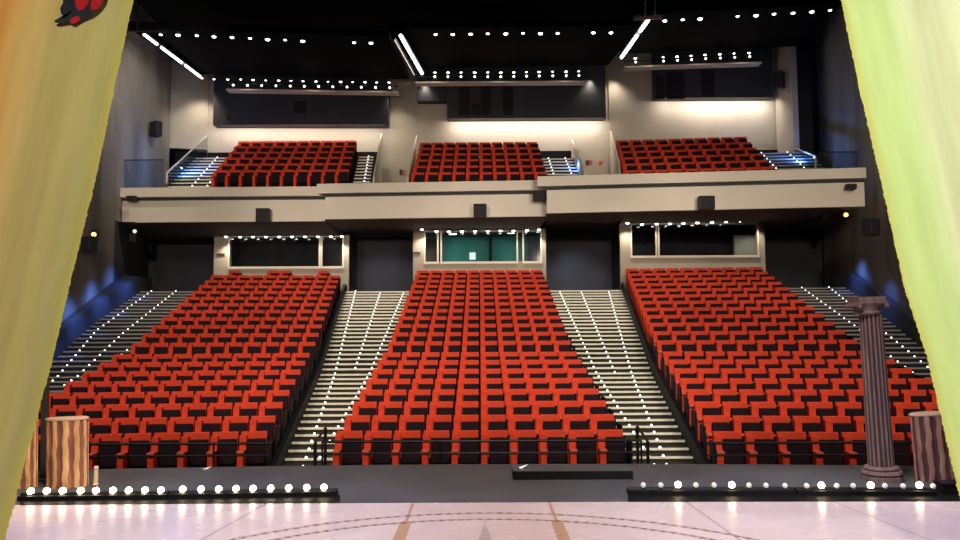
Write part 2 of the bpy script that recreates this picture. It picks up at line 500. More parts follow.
staircase('staircase_right_side', BR, ROWS, lambda s: 5.66, edge_r, 21.4, M['stair_side'], M['nosing_side'],
          [(lambda s: 6.02, 9.8, 30), (lambda s: 6.88 if s > 11 else 6.70, 7.0, 30), (lambda s: 7.30 + 0.065 * (s - 8.5), 6.0, 30)],
          'dark side stairs with dotted lights beside the right wall', led=0.024, nose_h=0.04, nose_d=0.06)
# balcony stairs
def ustair(name, B, xl, xr, lights, label, m=None, mn=None):
    staircase(name, B, BROWS, xl, xr, 5.5, m or M['stair'], mn or M['nosing'], lights, label, led=0.028, per=2, nose_h=0.05)
ustair('balcony_staircase_middle_left', UL, lambda s: 0.12, lambda s: 0.82, [(lambda s: 0.58, -1, 9)], 'narrow lit balcony stairs right of the left balcony seats')
ustair('balcony_staircase_middle_right', UC, lambda s: 2.78, lambda s: 4.3 + s * 0.02, [(lambda s: 3.1, 0.2, 9), (lambda s: 3.85, -1, 9)], 'lit balcony stairs beside the exit signs')
ustair('balcony_staircase_left_side', UL, lambda s: -7.35, lambda s: -5.6, [(lambda s: -5.74, -1, 9), (lambda s: -6.35, -1, 9)], 'lit balcony stairs beside the left glass balustrade')
ustair('balcony_staircase_right_side', UR, lambda s: 5.92, lambda s: 8.2, [(lambda s: 6.25, -1, 9), (lambda s: 7.35, -1, 9)], 'dark balcony stairs beside the right glass balustrade', M['stair_side'], M['nosing_side'])

# ------------------------------------------------------------------ walls
def wall_strip(name, pts, z0, z1, m, thick=0.2, side=1):
    mb = MB().use(m)
    for a, b in zip(pts, pts[1:]):
        a = Vector((*a, 0)); b = Vector((*b, 0)); n = Vector((-(b - a).y, (b - a).x, 0)).normalized() * thick * side
        mb.hexa([a + Vector((0, 0, z0)), b + Vector((0, 0, z0)), b + n + Vector((0, 0, z0)), a + n + Vector((0, 0, z0))],
                [a + Vector((0, 0, z1)), b + Vector((0, 0, z1)), b + n + Vector((0, 0, z1)), a + n + Vector((0, 0, z1))])
    return struct(mb.build(name))
CEIL = 15.2
BAL_Z = 5.89
wall_strip('wall_left', [(WL(11), 11), (WL(30.6), 30.6)], -1.2, CEIL, M['wall'], side=1)
wall_strip('wall_left_upper', [(WL(30.6), 30.6), (-14.35, 36.5)], BAL_Z, CEIL, M['wall'], side=1)
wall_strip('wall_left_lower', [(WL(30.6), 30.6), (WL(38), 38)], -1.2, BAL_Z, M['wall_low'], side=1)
wall_strip('wall_right', [(WR(11), 11), (WR(36.2), 36.2)], -1.2, CEIL, M['wall'], side=-1)
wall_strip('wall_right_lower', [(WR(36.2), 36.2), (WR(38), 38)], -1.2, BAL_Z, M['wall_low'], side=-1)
# back wall of stalls, behind booths
wall_strip('wall_back_stalls', [(-16.5, 36.6), (17.5, 36.6)], 1.5, 6.5, M['wall_dark'])
# floor behind the last row
mb = MB().use(M['carpet']); mb.poly([(-16.5, 33.9, 3.20), (17.5, 33.9, 3.20), (17.5, 36.7, 3.20), (-16.5, 36.7, 3.20)])
struct(mb.build('floor_rear_stalls'))
# balcony back wall, three bays
p = lambda x, Y: (P(x, 120, Y).x, Y)
wall_strip('wall_back_balcony_left', [(P(208, 120, 37.0).x, 37.0), (P(417, 120, 37.3).x, 37.3)], 6.5, CEIL, M['beige_wall'])
wall_strip('wall_back_balcony_middle', [(P(417, 120, 37.0).x, 37.0), (P(609, 120, 37.0).x, 37.0)], 6.5, CEIL, M['beige_wall'])
wall_strip('wall_back_balcony_right', [(P(609, 120, 36.9).x, 36.9), (P(777, 120, 36.9).x, 36.9)], 6.5, CEIL, M['beige_wall'])
# lit panels at both ends of the balcony
a = P(167, 120, 36.5); b = P(208, 120, 36.95)
mb = MB().use(M['beige_wall'])
za = P(188, 148.5, 36.7).z
mb.hexa([(a.x, a.y, za), (b.x, b.y, za), (b.x, b.y + .25, za), (a.x, a.y + .25, za)], [(a.x, a.y, CEIL), (b.x, b.y, CEIL), (b.x, b.y + .25, CEIL), (a.x, a.y + .25, CEIL)])
struct(mb.build('wall_panel_left'))
a = P(776, 120, 36.8); b = P(793, 120, 35.0)
mb = MB().use(M['beige_wall'])
mb.hexa([(a.x, a.y, 8.0), (b.x, b.y, 9.4), (b.x + .25, b.y, 9.4), (a.x + .25, a.y, 8.0)], [(a.x, a.y, CEIL), (b.x, b.y, CEIL), (b.x + .25, b.y, CEIL), (a.x + .25, a.y, CEIL)])
struct(mb.build('wall_panel_right'))
# dark voids beyond the panels
wall_strip('wall_back_void_left', [(-16.8, 38.2), (-11.5, 38.2)], 6, CEIL, M['wall_dark'])
wall_strip('wall_back_void_right', [(13.0, 38.2), (17.8, 38.2)], 6, CEIL, M['wall_dark'])
# dark skirting behind the balcony stairs
for nm, xa, xb, Y in (('trim_balcony_left', 208, 382, 36.9), ('trim_balcony_middle', 536, 578, 36.9), ('trim_balcony_right', 740, 777, 36.78)):
    a = P(xa, 150, Y); b = P(xb, 150, Y)
    mb = MB().use(M['end_panel']); mb.box(a.x, b.x, Y - 0.06, Y + .05, 8.9, P(480, 151.5, Y).z); struct(mb.build(nm))

# dark boxes painting the bridge's shadow on the wall, with projection windows
def shade_box(name, x0, x1, ytop, ybot, Y, holes):
    a = P(x0, ybot, Y); b = P(x1, ybot, Y); mb = MB().use(M['shade_box'])
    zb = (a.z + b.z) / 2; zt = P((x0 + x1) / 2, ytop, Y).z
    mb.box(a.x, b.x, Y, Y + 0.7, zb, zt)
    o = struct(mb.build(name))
    for i, (hx0, hx1, hy0, hy1) in enumerate(holes):
        c = P(hx0, hy1, Y - .02); d = P(hx1, hy0, Y - .02)
        mb = MB().use(M['dark_room']); mb.box(c.x, d.x, Y - 0.03, Y + 0.05, c.z, d.z)
        w = struct(mb.build('window_projection_%d' % (i + 1), o))
    return o
shade_box('wall_shade_box_left', 213, 388, 70, 124.5, 36.4, [(294, 306, 101, 113)])
shade_box('wall_shade_box_upper_middle', 417, 446, 60, 101, 36.5, [])  # dark box for the light falling off below the ledge
shade_box('wall_shade_box_middle', 447, 606, 60, 118, 36.4, [(459, 470, 86, 115), (472, 480, 104, 115), (481, 491, 86, 115), (503, 513, 86, 115)])
shade_box('wall_shade_box_right', 655, 774, 45, 97.5, 36.3, [(656, 664, 75, 99), (667, 684, 72, 99), (702, 714, 70, 97)])

# balcony parapet walls beside seats and stairs (sloping)
def slope_wall(name, pts, thick, m, label):
    """pts: (px, py, Y) along the top edge from rear to front"""
    mb = MB().use(m); q = [P(*t) for t in pts]
    for a, b in zip(q, q[1:]):
        mb.hexa([(a.x, a.y, 6.4), (a.x + thick, a.y, 6.4), (b.x + thick, b.y, 6.4), (b.x, b.y, 6.4)], [a, a + Vector((thick, 0, 0)), b + Vector((thick, 0, 0)), b])
    return struct(mb.build(name))
slope_wall('wall_parapet_left_aisle', [(381, 133, 36.9), (373, 176, 31.7)], 0.06, M['beige'], '')
slope_wall('wall_parapet_middle_left', [(416, 135, 36.9), (411, 160, 33.5), (407, 177, 31.2)], 0.06, M['beige'], '')
slope_wall('wall_parapet_middle_right', [(571, 139, 36.9), (584, 172, 31.2)], 0.06, M['beige'], '')
slope_wall('wall_parapet_right_aisle', [(610, 131, 36.8), (618.5, 162, 33.0), (619, 172, 31.0)], 0.06, M['beige'], '')

# ------------------------------------------------------------------ balcony fascia, soffit
def fascia(name, pl, pr, lip_l, lip_r, label):
    """pl, pr: pixel of the bottom corners; lip_*: pixel x of the lip ends"""
    a = G(*pl, BAL_Z); b = G(*pr, BAL_Z)
    d = (b - a); d.z = 0; d.normalize(); n = Vector((d.y, -d.x, 0))   # towards the stage
    mb = MB().use(M['beige'])
    up = lambda v, z: Vector((v.x, v.y, z))
    b_ = lambda v, z: up(v - n * .02, z)
    zt = 6.98
    mb.hexa([a, b, b - n * .15, a - n * .15], [up(a, zt), up(b, zt), up(b - n * .15, zt), up(a - n * .15, zt)])
    root = struct(mb.build(name), label, 'balcony front')
    # lip in front
    la = a + d * (lip_l * a.y / F); lb = b + d * (lip_r * b.y / F)
    l = MB().use(M['beige'])
    f = 0.24
    l.hexa([up(la + n * f, 6.86), up(lb + n * f, 6.86), up(lb - n * .15, 6.9), up(la - n * .15, 6.9)],
           [up(la + n * f, 7.23), up(lb + n * f, 7.23), up(lb - n * .15, 7.27), up(la - n * .15, 7.27)])
    l.build('ledge', root)
    g = MB().use(M['wall_dark'])  # dark strip painting the shadow line under the lip
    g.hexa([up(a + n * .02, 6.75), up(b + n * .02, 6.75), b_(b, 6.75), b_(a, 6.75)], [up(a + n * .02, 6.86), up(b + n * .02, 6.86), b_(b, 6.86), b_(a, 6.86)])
    g.build('lip_shade_strip', root)
    return a, b, n
fl = fascia('wall_fascia_left', (116, 222.6), (325, 221.2), 0, -1, 'left section of the pale balcony front')
fm = fascia('wall_fascia_middle', (325, 219.2), (547, 216.2), -7, 0, 'middle section of the pale balcony front')
fr = fascia('wall_fascia_right', (547, 213.2), (865, 206.3), -9, 0, 'right section of the pale balcony front')
mb = MB().use(M['soffit'])
RZS = {'left': 5.66, 'middle': 5.90, 'right': 6.18}
for (a, b, n), RZ in ((fl, 5.66), (fm, 5.90), (fr, 6.18)):
    mb.poly([a, b, (b.x, 34.4, RZ), (a.x, 34.4, RZ)])
    mb.poly([(a.x, 34.4, RZ), (b.x, 34.4, RZ), (b.x, 38, RZ), (a.x, 38, RZ)])
    mb.poly([Vector((a.x, a.y, 6.55)), Vector((b.x, b.y, 6.55)), (b.x, 38, 6.55), (a.x, 38, 6.55)])
for p0, p1, za, zb in ((fl[1], fm[0], 5.66, 5.90), (fm[1], fr[0], 5.90, 6.18)):
    mb.poly([p0, (p0.x, 34.4, za), (p1.x, 34.4, zb), p1]); mb.poly([(p0.x, 34.4, za), (p0.x, 38, za), (p1.x, 38, zb), (p1.x, 34.4, zb)])
mb.poly([(-17, 31, 5.88), (-13.5, 31, 5.88), (-13.5, 38, 5.66), (-17, 38, 5.66)])
mb.poly([(14, 31, 5.95), (18, 31, 5.95), (18, 38, 6.18), (14, 38, 6.18)])
struct(mb.build('ceiling_under_balcony'))

# ------------------------------------------------------------------ control booths under the balcony
BY = 34.3
def booth(name, x0, x1, wy0, wy1, panes, ybot, label, room, roomlight=False):
    """x0..x1 wall extent, window band wy0..wy1, panes list of (xa, xb)"""
    RZ = RZS[name.split('_')[-1]]
    a = P(x0, 250, BY).x; b = P(x1, 250, BY).x
    zt = P((x0 + x1) / 2, wy0, BY).z; zb = P((x0 + x1) / 2, wy1, BY).z
    wa = P(panes[0][0], 250, BY).x; wb = P(panes[-1][1], 250, BY).x
    mb = MB().use(M['booth_wall'])
    mb.box(a, b, BY, BY + .22, 3.0, zb)
    mb.box(a, b, BY, BY + .22, zt, RZ + .05)
    mb.box(a, wa, BY, BY + .22, zb, zt); mb.box(wb, b, BY, BY + .22, zb, zt)
    mb.use(M['wall_dark'])
    mb.box(a, a + .12, BY + .22, 36.6, 3.0, RZ + .04); mb.box(b - .12, b, BY + .22, 36.6, 3.0, RZ + .04)
    o = struct(mb.build(name), label, 'booth wall')
    r = MB().use(M[room])
    r.poly([(a + .13, 36.4, 3.1), (b - .13, 36.4, 3.1), (b - .13, 36.4, RZ - .04), (a + .13, 36.4, RZ - .04)])
    for x in (a + .13, b - .13): r.poly([(x, BY + .23, 3.1), (x, 36.4, 3.1), (x, 36.4, RZ - .04), (x, BY + .23, RZ - .04)])
    r.use(M['dark_room'])
    r.poly([(a + .13, BY + .23, RZ - .04), (b - .13, BY + .23, RZ - .04), (b - .13, 36.4, RZ - .04), (a + .13, 36.4, RZ - .04)])
    r.poly([(a + .13, BY + .23, 3.9), (b - .13, BY + .23, 3.9), (b - .13, 36.4, 3.9), (a + .13, 36.4, 3.9)])
    r.build('booth_interior', o)
    fw = 0.07
    for i, (xa, xb) in enumerate(panes):
        pa = P(xa, 250, BY).x; pb = P(xb, 250, BY).x
        f = MB().use(M['frame'])
        f.box(pa - fw, pb + fw, BY - .05, BY + .06, zb - 0.10, zb); f.box(pa - fw, pb + fw, BY - .05, BY + .06, zt, zt + .06)
        f.box(pa - fw, pa, BY - .05, BY + .06, zb, zt); f.box(pb, pb + fw, BY - .05, BY + .06, zb, zt)
        w = f.build('window_%d' % (i + 1), o)
        g = MB().use(M['glass']); g.box(pa, pb, BY + .0, BY + .02, zb, zt); g.build('pane', w)
    return a, b, zt, zb, o
booth('wall_booth_left', 214, 349, 237, 266.5, [(230, 319), (322.5, 342.5)], 290, 'pale booth front behind the left block of seats', 'dark_room')
bm_ = booth('wall_booth_middle', 413, 546, 232, 261.5, [(425.5, 437), (442, 516.5), (524, 540.5)], 290, 'pale booth front with teal room behind the middle block', 'teal')
booth('wall_booth_right', 620, 765, 224.5, 255.5, [(632, 655.5), (659.5, 757.5)], 285, 'pale booth front behind the right block of seats', 'dark_room')
# blinds/dark partition inside middle booth left window
mb = MB().use(M['dark_room']); a = P(424, 250, BY + .3).x; b = P(440, 250, BY + .3).x
mb.box(a, b, BY + .3, BY + .36, 3.9, 5.6); tag(mb.build('dark_blind'), 'dark blind drawn behind the narrow window of the middle booth', 'blind')
# teal room furniture: paper on back wall, two ceiling lamps, partition column
def simple(name, mm, x0, x1, y0, y1, Y0, Y1, label, cat, group=None, bev=0.0):
    """a box by pixel rectangle at depth Y0..Y1"""
    a = P(x0, y1, Y0); b = P(x1, y0, Y0)
    mb = MB().use(M[mm]); c = Vector(((a.x + b.x) / 2, Y0, a.z))
    mb.box(a.x - c.x, b.x - c.x, 0, Y1 - Y0, 0, b.z - a.z, bev=bev)
    o = mb.build(name, loc=c)
    return tag(o, label, cat, group)
simple('notice_sheet', 'paper', 469.5, 475.5, 252.5, 259.5, 36.3, 36.32, 'white notice sheet on the teal wall of the middle booth', 'notice')
for x, y, w in ((453, 233.8, 'left'), (511, 232.8, 'right')):
    a = P(x, y, 35.2)
    r = empty('booth_ceiling_lamp', a); tag(r, 'small white ceiling lamp inside the teal booth, the %s one' % w, 'lamp', 'lamps in the teal booth')
    mb = MB().use(M['frame']); mb.box(-.16, .16, -.06, .06, 0.02, 0.08); mb.build('lamp_housing', r)
    mb = MB().use(M['lamp']); mb.box(-.15, .15, -.05, .05, -0.03, 0.02); mb.build('diffuser', r)
simple('booth_pillar', 'dark_room', 489, 492, 233, 263, 35.6, 35.8, 'dark slim pillar standing inside the teal booth', 'pillar')
simple('blue_panel', 'bluedoor', 528, 537, 238, 277, 35.9, 36.0, 'narrow dark blue panel standing behind the right pane of the teal booth', 'panel')
simple('reflection_box', 'wall', 735, 755.5, 235, 267, 34.68, 34.9, 'grey box standing in for a reflection in the right booth window', 'cabinet')  # box added in place of a pale reflection on the glass
simple('wall_plaque', 'plaque', 413.5, 420.5, 251.8, 254, 34.26, 34.3, 'dark plaque on the pier left of the middle booth', 'plaque')
simple('wall_plaque', 'plaque', 216.5, 224.5, 253.3, 255.8, 34.26, 34.3, 'dark plaque on the pier left of the left booth', 'plaque')

# ------------------------------------------------------------------ ceiling
mb = MB().use(M['black']); mb.poly([(-20, 6, CEIL), (20, 6, CEIL), (20, 39, CEIL), (-20, 39, CEIL)])
struct(mb.build('ceiling'))
mb = MB().use(M['black']); mb.poly([(-20, 26.5, CEIL), (20, 26.5, CEIL), (20, 26.5, 14.1), (-20, 26.5, 14.1)])
struct(mb.build('ceiling_drop'))
FY, RY = 30.0, 34.9
def cpanel(name, fl_, fr_, rl, rr):
    q = [v + Vector((0, 0, .13)) for v in (P(*fl_, FY), P(*fr_, FY), P(*rr, RY), P(*rl, RY))]
    up = Vector((0, 0, 0.25))
    mb = MB().use(M['panel']); mb.hexa(q, [v + up for v in q]); return struct(mb.build(name))
cpanel('ceiling_panel_left', (128, 31), (389, 40), (199, 77), (409, 82))
cpanel('ceiling_panel_middle', (386, 31.5), (640, 29), (416, 71), (608, 68))
cpanel('ceiling_panel_right', (634, 18), (842, 7), (620, 57), (800, 49))

def ceiling_light(px, py, Y, r, label, group, i=[0]):
    c = P(px, py, Y)
    if 'cl' not in LM:
        root = empty('ceiling_light', c)
        mb = MB().use(M['darkmetal']); mb.lathe([(0.10, 0.10), (0.10, 0.0), (0.125, -0.01), (0.125, -0.03), (0.095, -0.03)], 12); mb.build('housing', root)
        mb = MB().use(M['lamp']); mb.lathe([(0.085, -0.02), (0.08, -0.05), (0.05, -0.07)], 12); mb.build('lens', root)
        LM['cl'] = root
    else:
        root = copy_tree(LM['cl'])
    root.location = c; root.scale = (r, r, r)
    return tag(root, label, 'ceiling light', group)
LM = {}
lf = [(160.7, 34), (178, 34.3), (196.7, 35), (214, 36), (232, 36.7), (250, 37.7), (267.7, 38.7), (285, 39.3), (302.7, 40.3), (354, 42), (371, 42.3)]
cf = [(435.7, 33.7), (452.7, 33.7), (470.7, 33.3), (487.7, 33), (505.7, 33), (523, 32.7), (540.3, 32.7), (557.7, 32.7), (593.3, 32), (611, 32)]
rf = [(664.7, 20), (682.7, 19), (700, 18), (737.7, 15.7), (756, 14.7), (774, 13.3), (793, 12.3), (811.7, 11), (830, 9.7)]
lr = [(202, 77.7), (214, 78.7), (227.7, 79), (240.7, 79), (253, 79.3), (265.7, 80), (278.7, 80), (291, 80.3), (303, 80.7), (316, 81), (328, 81.3), (340.7, 81.3), (352.7, 81.7), (365, 81.7), (376.7, 82), (389, 82)]
cr = [(435, 72), (448, 72), (461, 72), (474.7, 72), (487.7, 72), (500.7, 72), (513.7, 71.8), (526.5, 71.5), (539, 71.3), (552.6, 71.2), (566, 71), (578.7, 70.8)]
rr_ = [(635.3, 57.7), (663, 56.7), (677, 56), (691, 55.3), (705, 54.3), (719.7, 53.7), (734, 53), (749, 52.3)]
BLK = {'l': 'left', 'c': 'middle', 'r': 'right'}
for key, arr, Y, rowname, rad in (('l', lf, FY, 'front', 1.0), ('c', cf, FY, 'front', 1.0), ('r', rf, FY, 'front', 1.05), ('l', lr, RY, 'rear', .72), ('c', cr, RY, 'rear', .78), ('r', rr_, RY, 'rear', .8)):
    for i, (x, y) in enumerate(arr):
        rv = 1.0 + 0.18 * math.sin(i * 2.7 + len(arr))
        ceiling_light(x, y, Y, rad * rv * .86, 'round white ceiling light, %s from the left in the %s row of the %s panel' % (nth(i), rowname, BLK[key]), 'ceiling lights over the balcony')

# lighting bridges with spotlights
def bridge(name, x0, y0, x1, y1, Y, label):
    a = P(x0, y0, Y); b = P(x1, y1, Y)
    root = empty(name, a); tag(root, label, 'lighting bridge')
    mb = MB().use(M['ledge']); d = b - a
    mb.hexa([(0, 0, -.03), d + Vector((0, 0, -.03)), d + Vector((0, .5, -.03)), (0, .5, -.03)], [(0, 0, 0.03), d + Vector((0, 0, .03)), d + Vector((0, .5, .03)), (0, .5, 0.03)]); mb.build('ledge', root)
    mb = MB().use(M['darkmetal']); mb.cyl((0, .3, 0.34), d + Vector((0, .3, .34)), 0.025)
    for t in (0.02, 0.35, 0.65, 0.98): mb.cyl(d * t + Vector((0, .3, 0)), d * t + Vector((0, .3, .34)), 0.015, n=6)
    mb.build('pipe', root)
    for t in (.1, .5, .9):
        mb = MB().use(M['darkmetal']); mb.cyl(d * t + Vector((0, .4, 0)), d * t + Vector((0, .4, .75)), .015, n=6)
        mb.build('ceiling_hanger', root)
    return root
BRY = 34.6
bridge('lighting_bridge', 226, 89.3, 398, 92, BRY, 'pale ledge with small spotlights above the left balcony wall')
bridge('lighting_bridge', 415.5, 82.3, 586, 81.3, BRY, 'pale ledge with small spotlights above the middle balcony wall')
bridge('lighting_bridge', 625, 66.8, 762, 62.3, BRY, 'pale ledge with small spotlights above the right balcony wall')
def spotlight(px, py, label):
    c = P(px, py, BRY - .05)
    if 'sp' not in LM:
        root = empty('spotlight', c)
        mb = MB().use(M['darkmetal']); mb.cyl((0, .12, .02), (0, -.10, -.01), 0.05, 0.062, 10); mb.build('body', root)
        mb = MB().use(M['darkmetal']); mb.box(-.075, -.06, -.02, .02, -.1, .03); mb.box(.06, .075, -.02, .02, -.1, .03); mb.box(-.075, .075, -.02, .02, -.12, -.10); mb.build('yoke', root)
        mb = MB().use(M['spotlens']); mb.cyl((0, -.102, -.01), (0, -.112, -.012), 0.048, 0.048, 10); mb.build('lens', root)
        LM['sp'] = root
    else: root = copy_tree(LM['sp'])
    root.location = c
    return tag(root, label, 'spotlight', 'spotlights on the lighting bridges')
for i in range(12):
    x = 234 + (390 - 234) * i / 11; spotlight(x, 85.6 + 2.6 * i / 11, 'small spotlight on the left lighting bridge, %s from its left end' % nth(i))
for i, (x, y) in enumerate(cr): spotlight(x, y + 5.2, 'small spotlight on the middle lighting bridge, %s from its left end' % nth(i))
for i, (x, y) in enumerate(rr_): spotlight(x, y + 4.9, 'small spotlight on the right lighting bridge, %s from its left end' % nth(i))

# diagonal light strips
def strip(name, a, b, segs, w, mm, label, front=False):
    """a, b: pixel ends at front / rear depth"""
    A_ = P(*a, FY if True else RY); B_ = P(*b, RY)
    root = empty(name, A_); tag(root, label, 'strip light')
    d = B_ - A_
    mb = MB().use(M['darkmetal']); sd = Vector((w * .9, 0, 0))
    mb.hexa([-sd + Vector((0, 0, .03)), sd + Vector((0, 0, .03)), d + sd + Vector((0, 0, .03)), d - sd + Vector((0, 0, .03))], [-sd + Vector((0, 0, .12)), sd + Vector((0, 0, .12)), d + sd + Vector((0, 0, .12)), d - sd + Vector((0, 0, .12))]); mb.build('housing', root)
    for t in (.2, .8):
        mb = MB().use(M['darkmetal']); mb.cyl(d * t + Vector((0, 0, .11)), d * t + Vector((0, 0, .22)), .02, n=6)
        mb.build('ceiling_hanger', root)
    for t0, t1 in segs:
        mb = MB().use(M[mm]); mb.cyl(d * t0, d * t1, w * .55, n=8); mb.build('tube', root)
strip('strip_light', (144, 34.5), (202, 78), [(0, .11), (.13, .2), (.27, .42), (.43, .62), (.68, .97)], 0.09, 'tube', 'broken diagonal strip of lights at the left edge of the ceiling')
strip('strip_light', (400.5, 35.5), (422, 73.5), [(0, .42), (.48, .58), (.63, .9), (.93, 1.0)], 0.12, 'tube', 'bright diagonal strip light at the left edge of the middle ceiling panel')
strip('strip_light', (394.5, 40), (414.3, 75), [(0, 1)], 0.03, 'thin_tube', 'thin dim diagonal strip beside the bright strip of the middle panel')
strip('strip_light', (648.5, 19.5), (621.5, 57.5), [(0, .28), (.38, 1.0)], 0.12, 'tube', 'bright diagonal strip light between the middle and right ceiling panels')
a = P(634, 18.3, 29.8); b = P(662, 16.5, 29.8)
r = empty('lighting_bar', a); tag(r, 'short grey bar hung above the diagonal strip light', 'bar')
mb = MB().use(M['ledge']); mb.hexa([(0, 0, -.06), b - a + Vector((0, 0, -.06)), b - a + Vector((0, .1, -.06)), (0, .1, -.06)], [(0, 0, .06), b - a + Vector((0, 0, .06)), b - a + Vector((0, .1, .06)), (0, .1, .06)]); mb.build('crossbar', r)
mb = MB().use(M['ledge'])
for t in (.4, .75): mb.cyl((b - a) * t + Vector((0, .05, 0)), (b - a) * t + Vector((0.05, .05, 1.0)), .02, n=6)
mb.build('hanger', r)
a = P(128, 29.5, 29.5); b = P(165, 30.5, 29.5)
mb = MB().use(M['darkmetal']); mb.hexa([(0, 0, -.05), b - a + Vector((0, 0, -.05)), b - a + Vector((0, .1, -.05)), (0, .1, -.05)], [(0, 0, .05), b - a + Vector((0, 0, .05)), b - a + Vector((0, .1, .05)), (0, .1, .05)])
mb.cyl((0.33, .05, 0), (.33, .05, 1.2), .03, n=6)
tag(mb.build('hanging_bar', loc=a), 'dark grey bar hung at the ceiling beside the left curtain', 'bar')

# downlights under the balcony
dl = {'left': [(226, 236)] + [(240 + 13.0 * i, 236.2 - 0.05 * i) for i in range(8)] + [(342, 235.7)],
      'middle': [(422, 228.5), (436.5, 230.5), (449, 230.8), (462, 230.6), (475, 230.4), (488, 230.2), (500.5, 230), (513.5, 230), (527, 229.5), (539, 229)],
      'right': [(627.5, 222.5), (642, 223.7), (656.5, 223.2), (670, 223), (683.5, 222.7), (697.5, 222), (712, 221.6), (726, 220.9), (740, 220.2), (755, 220)]}
def downlight(px, py, label):
    c = P(px, py, 33.9)
    if 'dl' not in LM:
        root = empty('downlight', c)
        mb = MB().use(M['darkmetal']); mb.lathe([(0.085, 0.12), (0.085, 0.0), (0.10, -0.01), (0.10, -0.02), (0.07, -0.02)], 12); mb.build('housing', root)
        mb = MB().use(M['lamp']); mb.lathe([(0.07, -0.015), (0.068, -0.05), (0.04, -0.07)], 12); mb.build('lens', root)
        LM['dl'] = root
    else: root = copy_tree(LM['dl'])
    root.location = c
    tag(root, label, 'downlight', 'downlights over the booths')
    return c
DLP = {}
for k, arr in dl.items():
    DLP[k] = [downlight(x, y, 'small round downlight over the %s booth, %s from its left end' % (k, nth(i))) for i, (x, y) in enumerate(arr)]

# ------------------------------------------------------------------ loudspeakers and small fittings
def speaker(name, x0, x1, y0, y1, Y, depth, label, tilt=0.0, rz=0.0):
    a = P(x0, y1, Y); b = P(x1, y0, Y); c = (a + b) / 2
    w = (b.x - a.x) / 2; h = (b.z - a.z) / 2
    r = empty(name, c); r.rotation_euler = (tilt, 0, rz); tag(r, label, 'loudspeaker')
    mb = MB().use(M['spk']); mb.box(-w, w, 0, depth, -h, h, bev=.02); mb.build('cabinet', r)
    mb = MB().use(M['grille']); mb.box(-w * .88, w * .88, -.02, .01, -h * .9, h * .9); mb.build('grille', r)
    mb = MB().use(M['darkmetal']); mb.box(-.05, .05, depth * .9, depth + .06, -.05, .05); mb.build('wall_mount', r)
yl = lambda f, x: None
def fY(f, px):
    a, b, n = f; u = (px - 480) / F
    t = (u * a.y - a.x) / ((b.x - a.x) - u * (b.y - a.y)); return a.y + t * (b.y - a.y)
speaker('loudspeaker', 255.3, 269, 208, 222, fY(fl, 262) - .50, .3, 'black loudspeaker box on the left balcony front')
speaker('loudspeaker', 473.5, 486.5, 203.5, 217.5, fY(fm, 480) - .50, .3, 'black loudspeaker box on the middle balcony front')
speaker('loudspeaker', 700, 715, 195.5, 209, fY(fr, 707) - .50, .3, 'black loudspeaker box on the right balcony front')
speaker('projector', 126, 135.5, 195.5, 201, fY(fl, 131) - .52, .2, 'small dark box under the ledge at the left end of the balcony')
speaker('projector', 533, 546, 190.5, 200.5, fY(fm, 540) - .48, .25, 'dark box under the ledge at the step of the middle balcony front')
speaker('projector', 847.5, 857, 183.5, 188.8, fY(fr, 852) - .42, .2, 'small dark box under the ledge at the right end of the balcony')
speaker('loudspeaker', 147, 158.5, 121, 136, 33.5, .3, 'black loudspeaker high on the left wall above the balcony', rz=-.6)
speaker('loudspeaker', 868.5, 883, 218, 235, 26.2, .35, 'black loudspeaker on the right wall under the balcony', rz=.6)
speaker('loudspeaker', 78, 92.5, 236, 252, 26.3, .3, 'black loudspeaker on the left wall beside the curtain', rz=-.6)
speaker('loudspeaker', 779.5, 787, 71, 88, 35.4, .2, 'black loudspeaker on the pale wall at the right end of the balcony', rz=.8)
speaker('loudspeaker', 225.5, 230, 114, 120, 36.2, .1, 'tiny black loudspeaker on the left balcony back wall')
def fitting(px, py, Y, mm, label):
    c = P(px, py, Y); r = empty('wall_lamp', c); tag(r, label, 'wall lamp')
    mb = MB().use(M['darkmetal']); mb.box(-.1, .1, 0.03, .14, -.08, .16); mb.build('backplate', r)
    mb = MB().use(M[mm]); mb.lathe([(0.03, -.07), (.075, -.03), (.075, .03), (.03, .07)], 10); mb.build('lamp_glass', r)
fitting(93.8, 234.5, 26.6, 'amber', 'small amber lamp on the left wall beside the curtain')
fitting(846, 214.8, 28.9, 'amber', 'small amber lamp on the right wall below the balcony')
fitting(134.7, 231.3, 31.7, 'dimwhite', 'faint white lamp in the dark below the left balcony end')
speaker('loudspeaker', 129, 136, 234, 242, 31.6, .3, 'dark loudspeaker below the faint lamp under the left balcony')
# signs on the balcony
simple('exit_sign', 'signdark', 399.5, 402.5, 169.5, 174.5, 36.85, 36.95, 'small dark sign on the wall left of the middle balcony seats', 'sign')
simple('wall_sign', 'signred', 403.2, 404.6, 170, 175, 36.85, 36.95, 'thin red sign beside the dark sign left of the middle balcony seats', 'sign')
simple('exit_sign', 'signdark', 586, 589.3, 160.3, 165, 36.75, 36.85, 'small dark sign right of the middle balcony stairs', 'sign')
simple('wall_sign', 'signred', 589.8, 592.3, 160.5, 164.5, 36.75, 36.85, 'red sign beside the dark sign right of the middle balcony stairs', 'sign')
simple('wall_sign', 'signred', 599, 602.5, 161, 164.5, 36.75, 36.85, 'lone red sign on the wall left of the right balcony seats', 'sign')

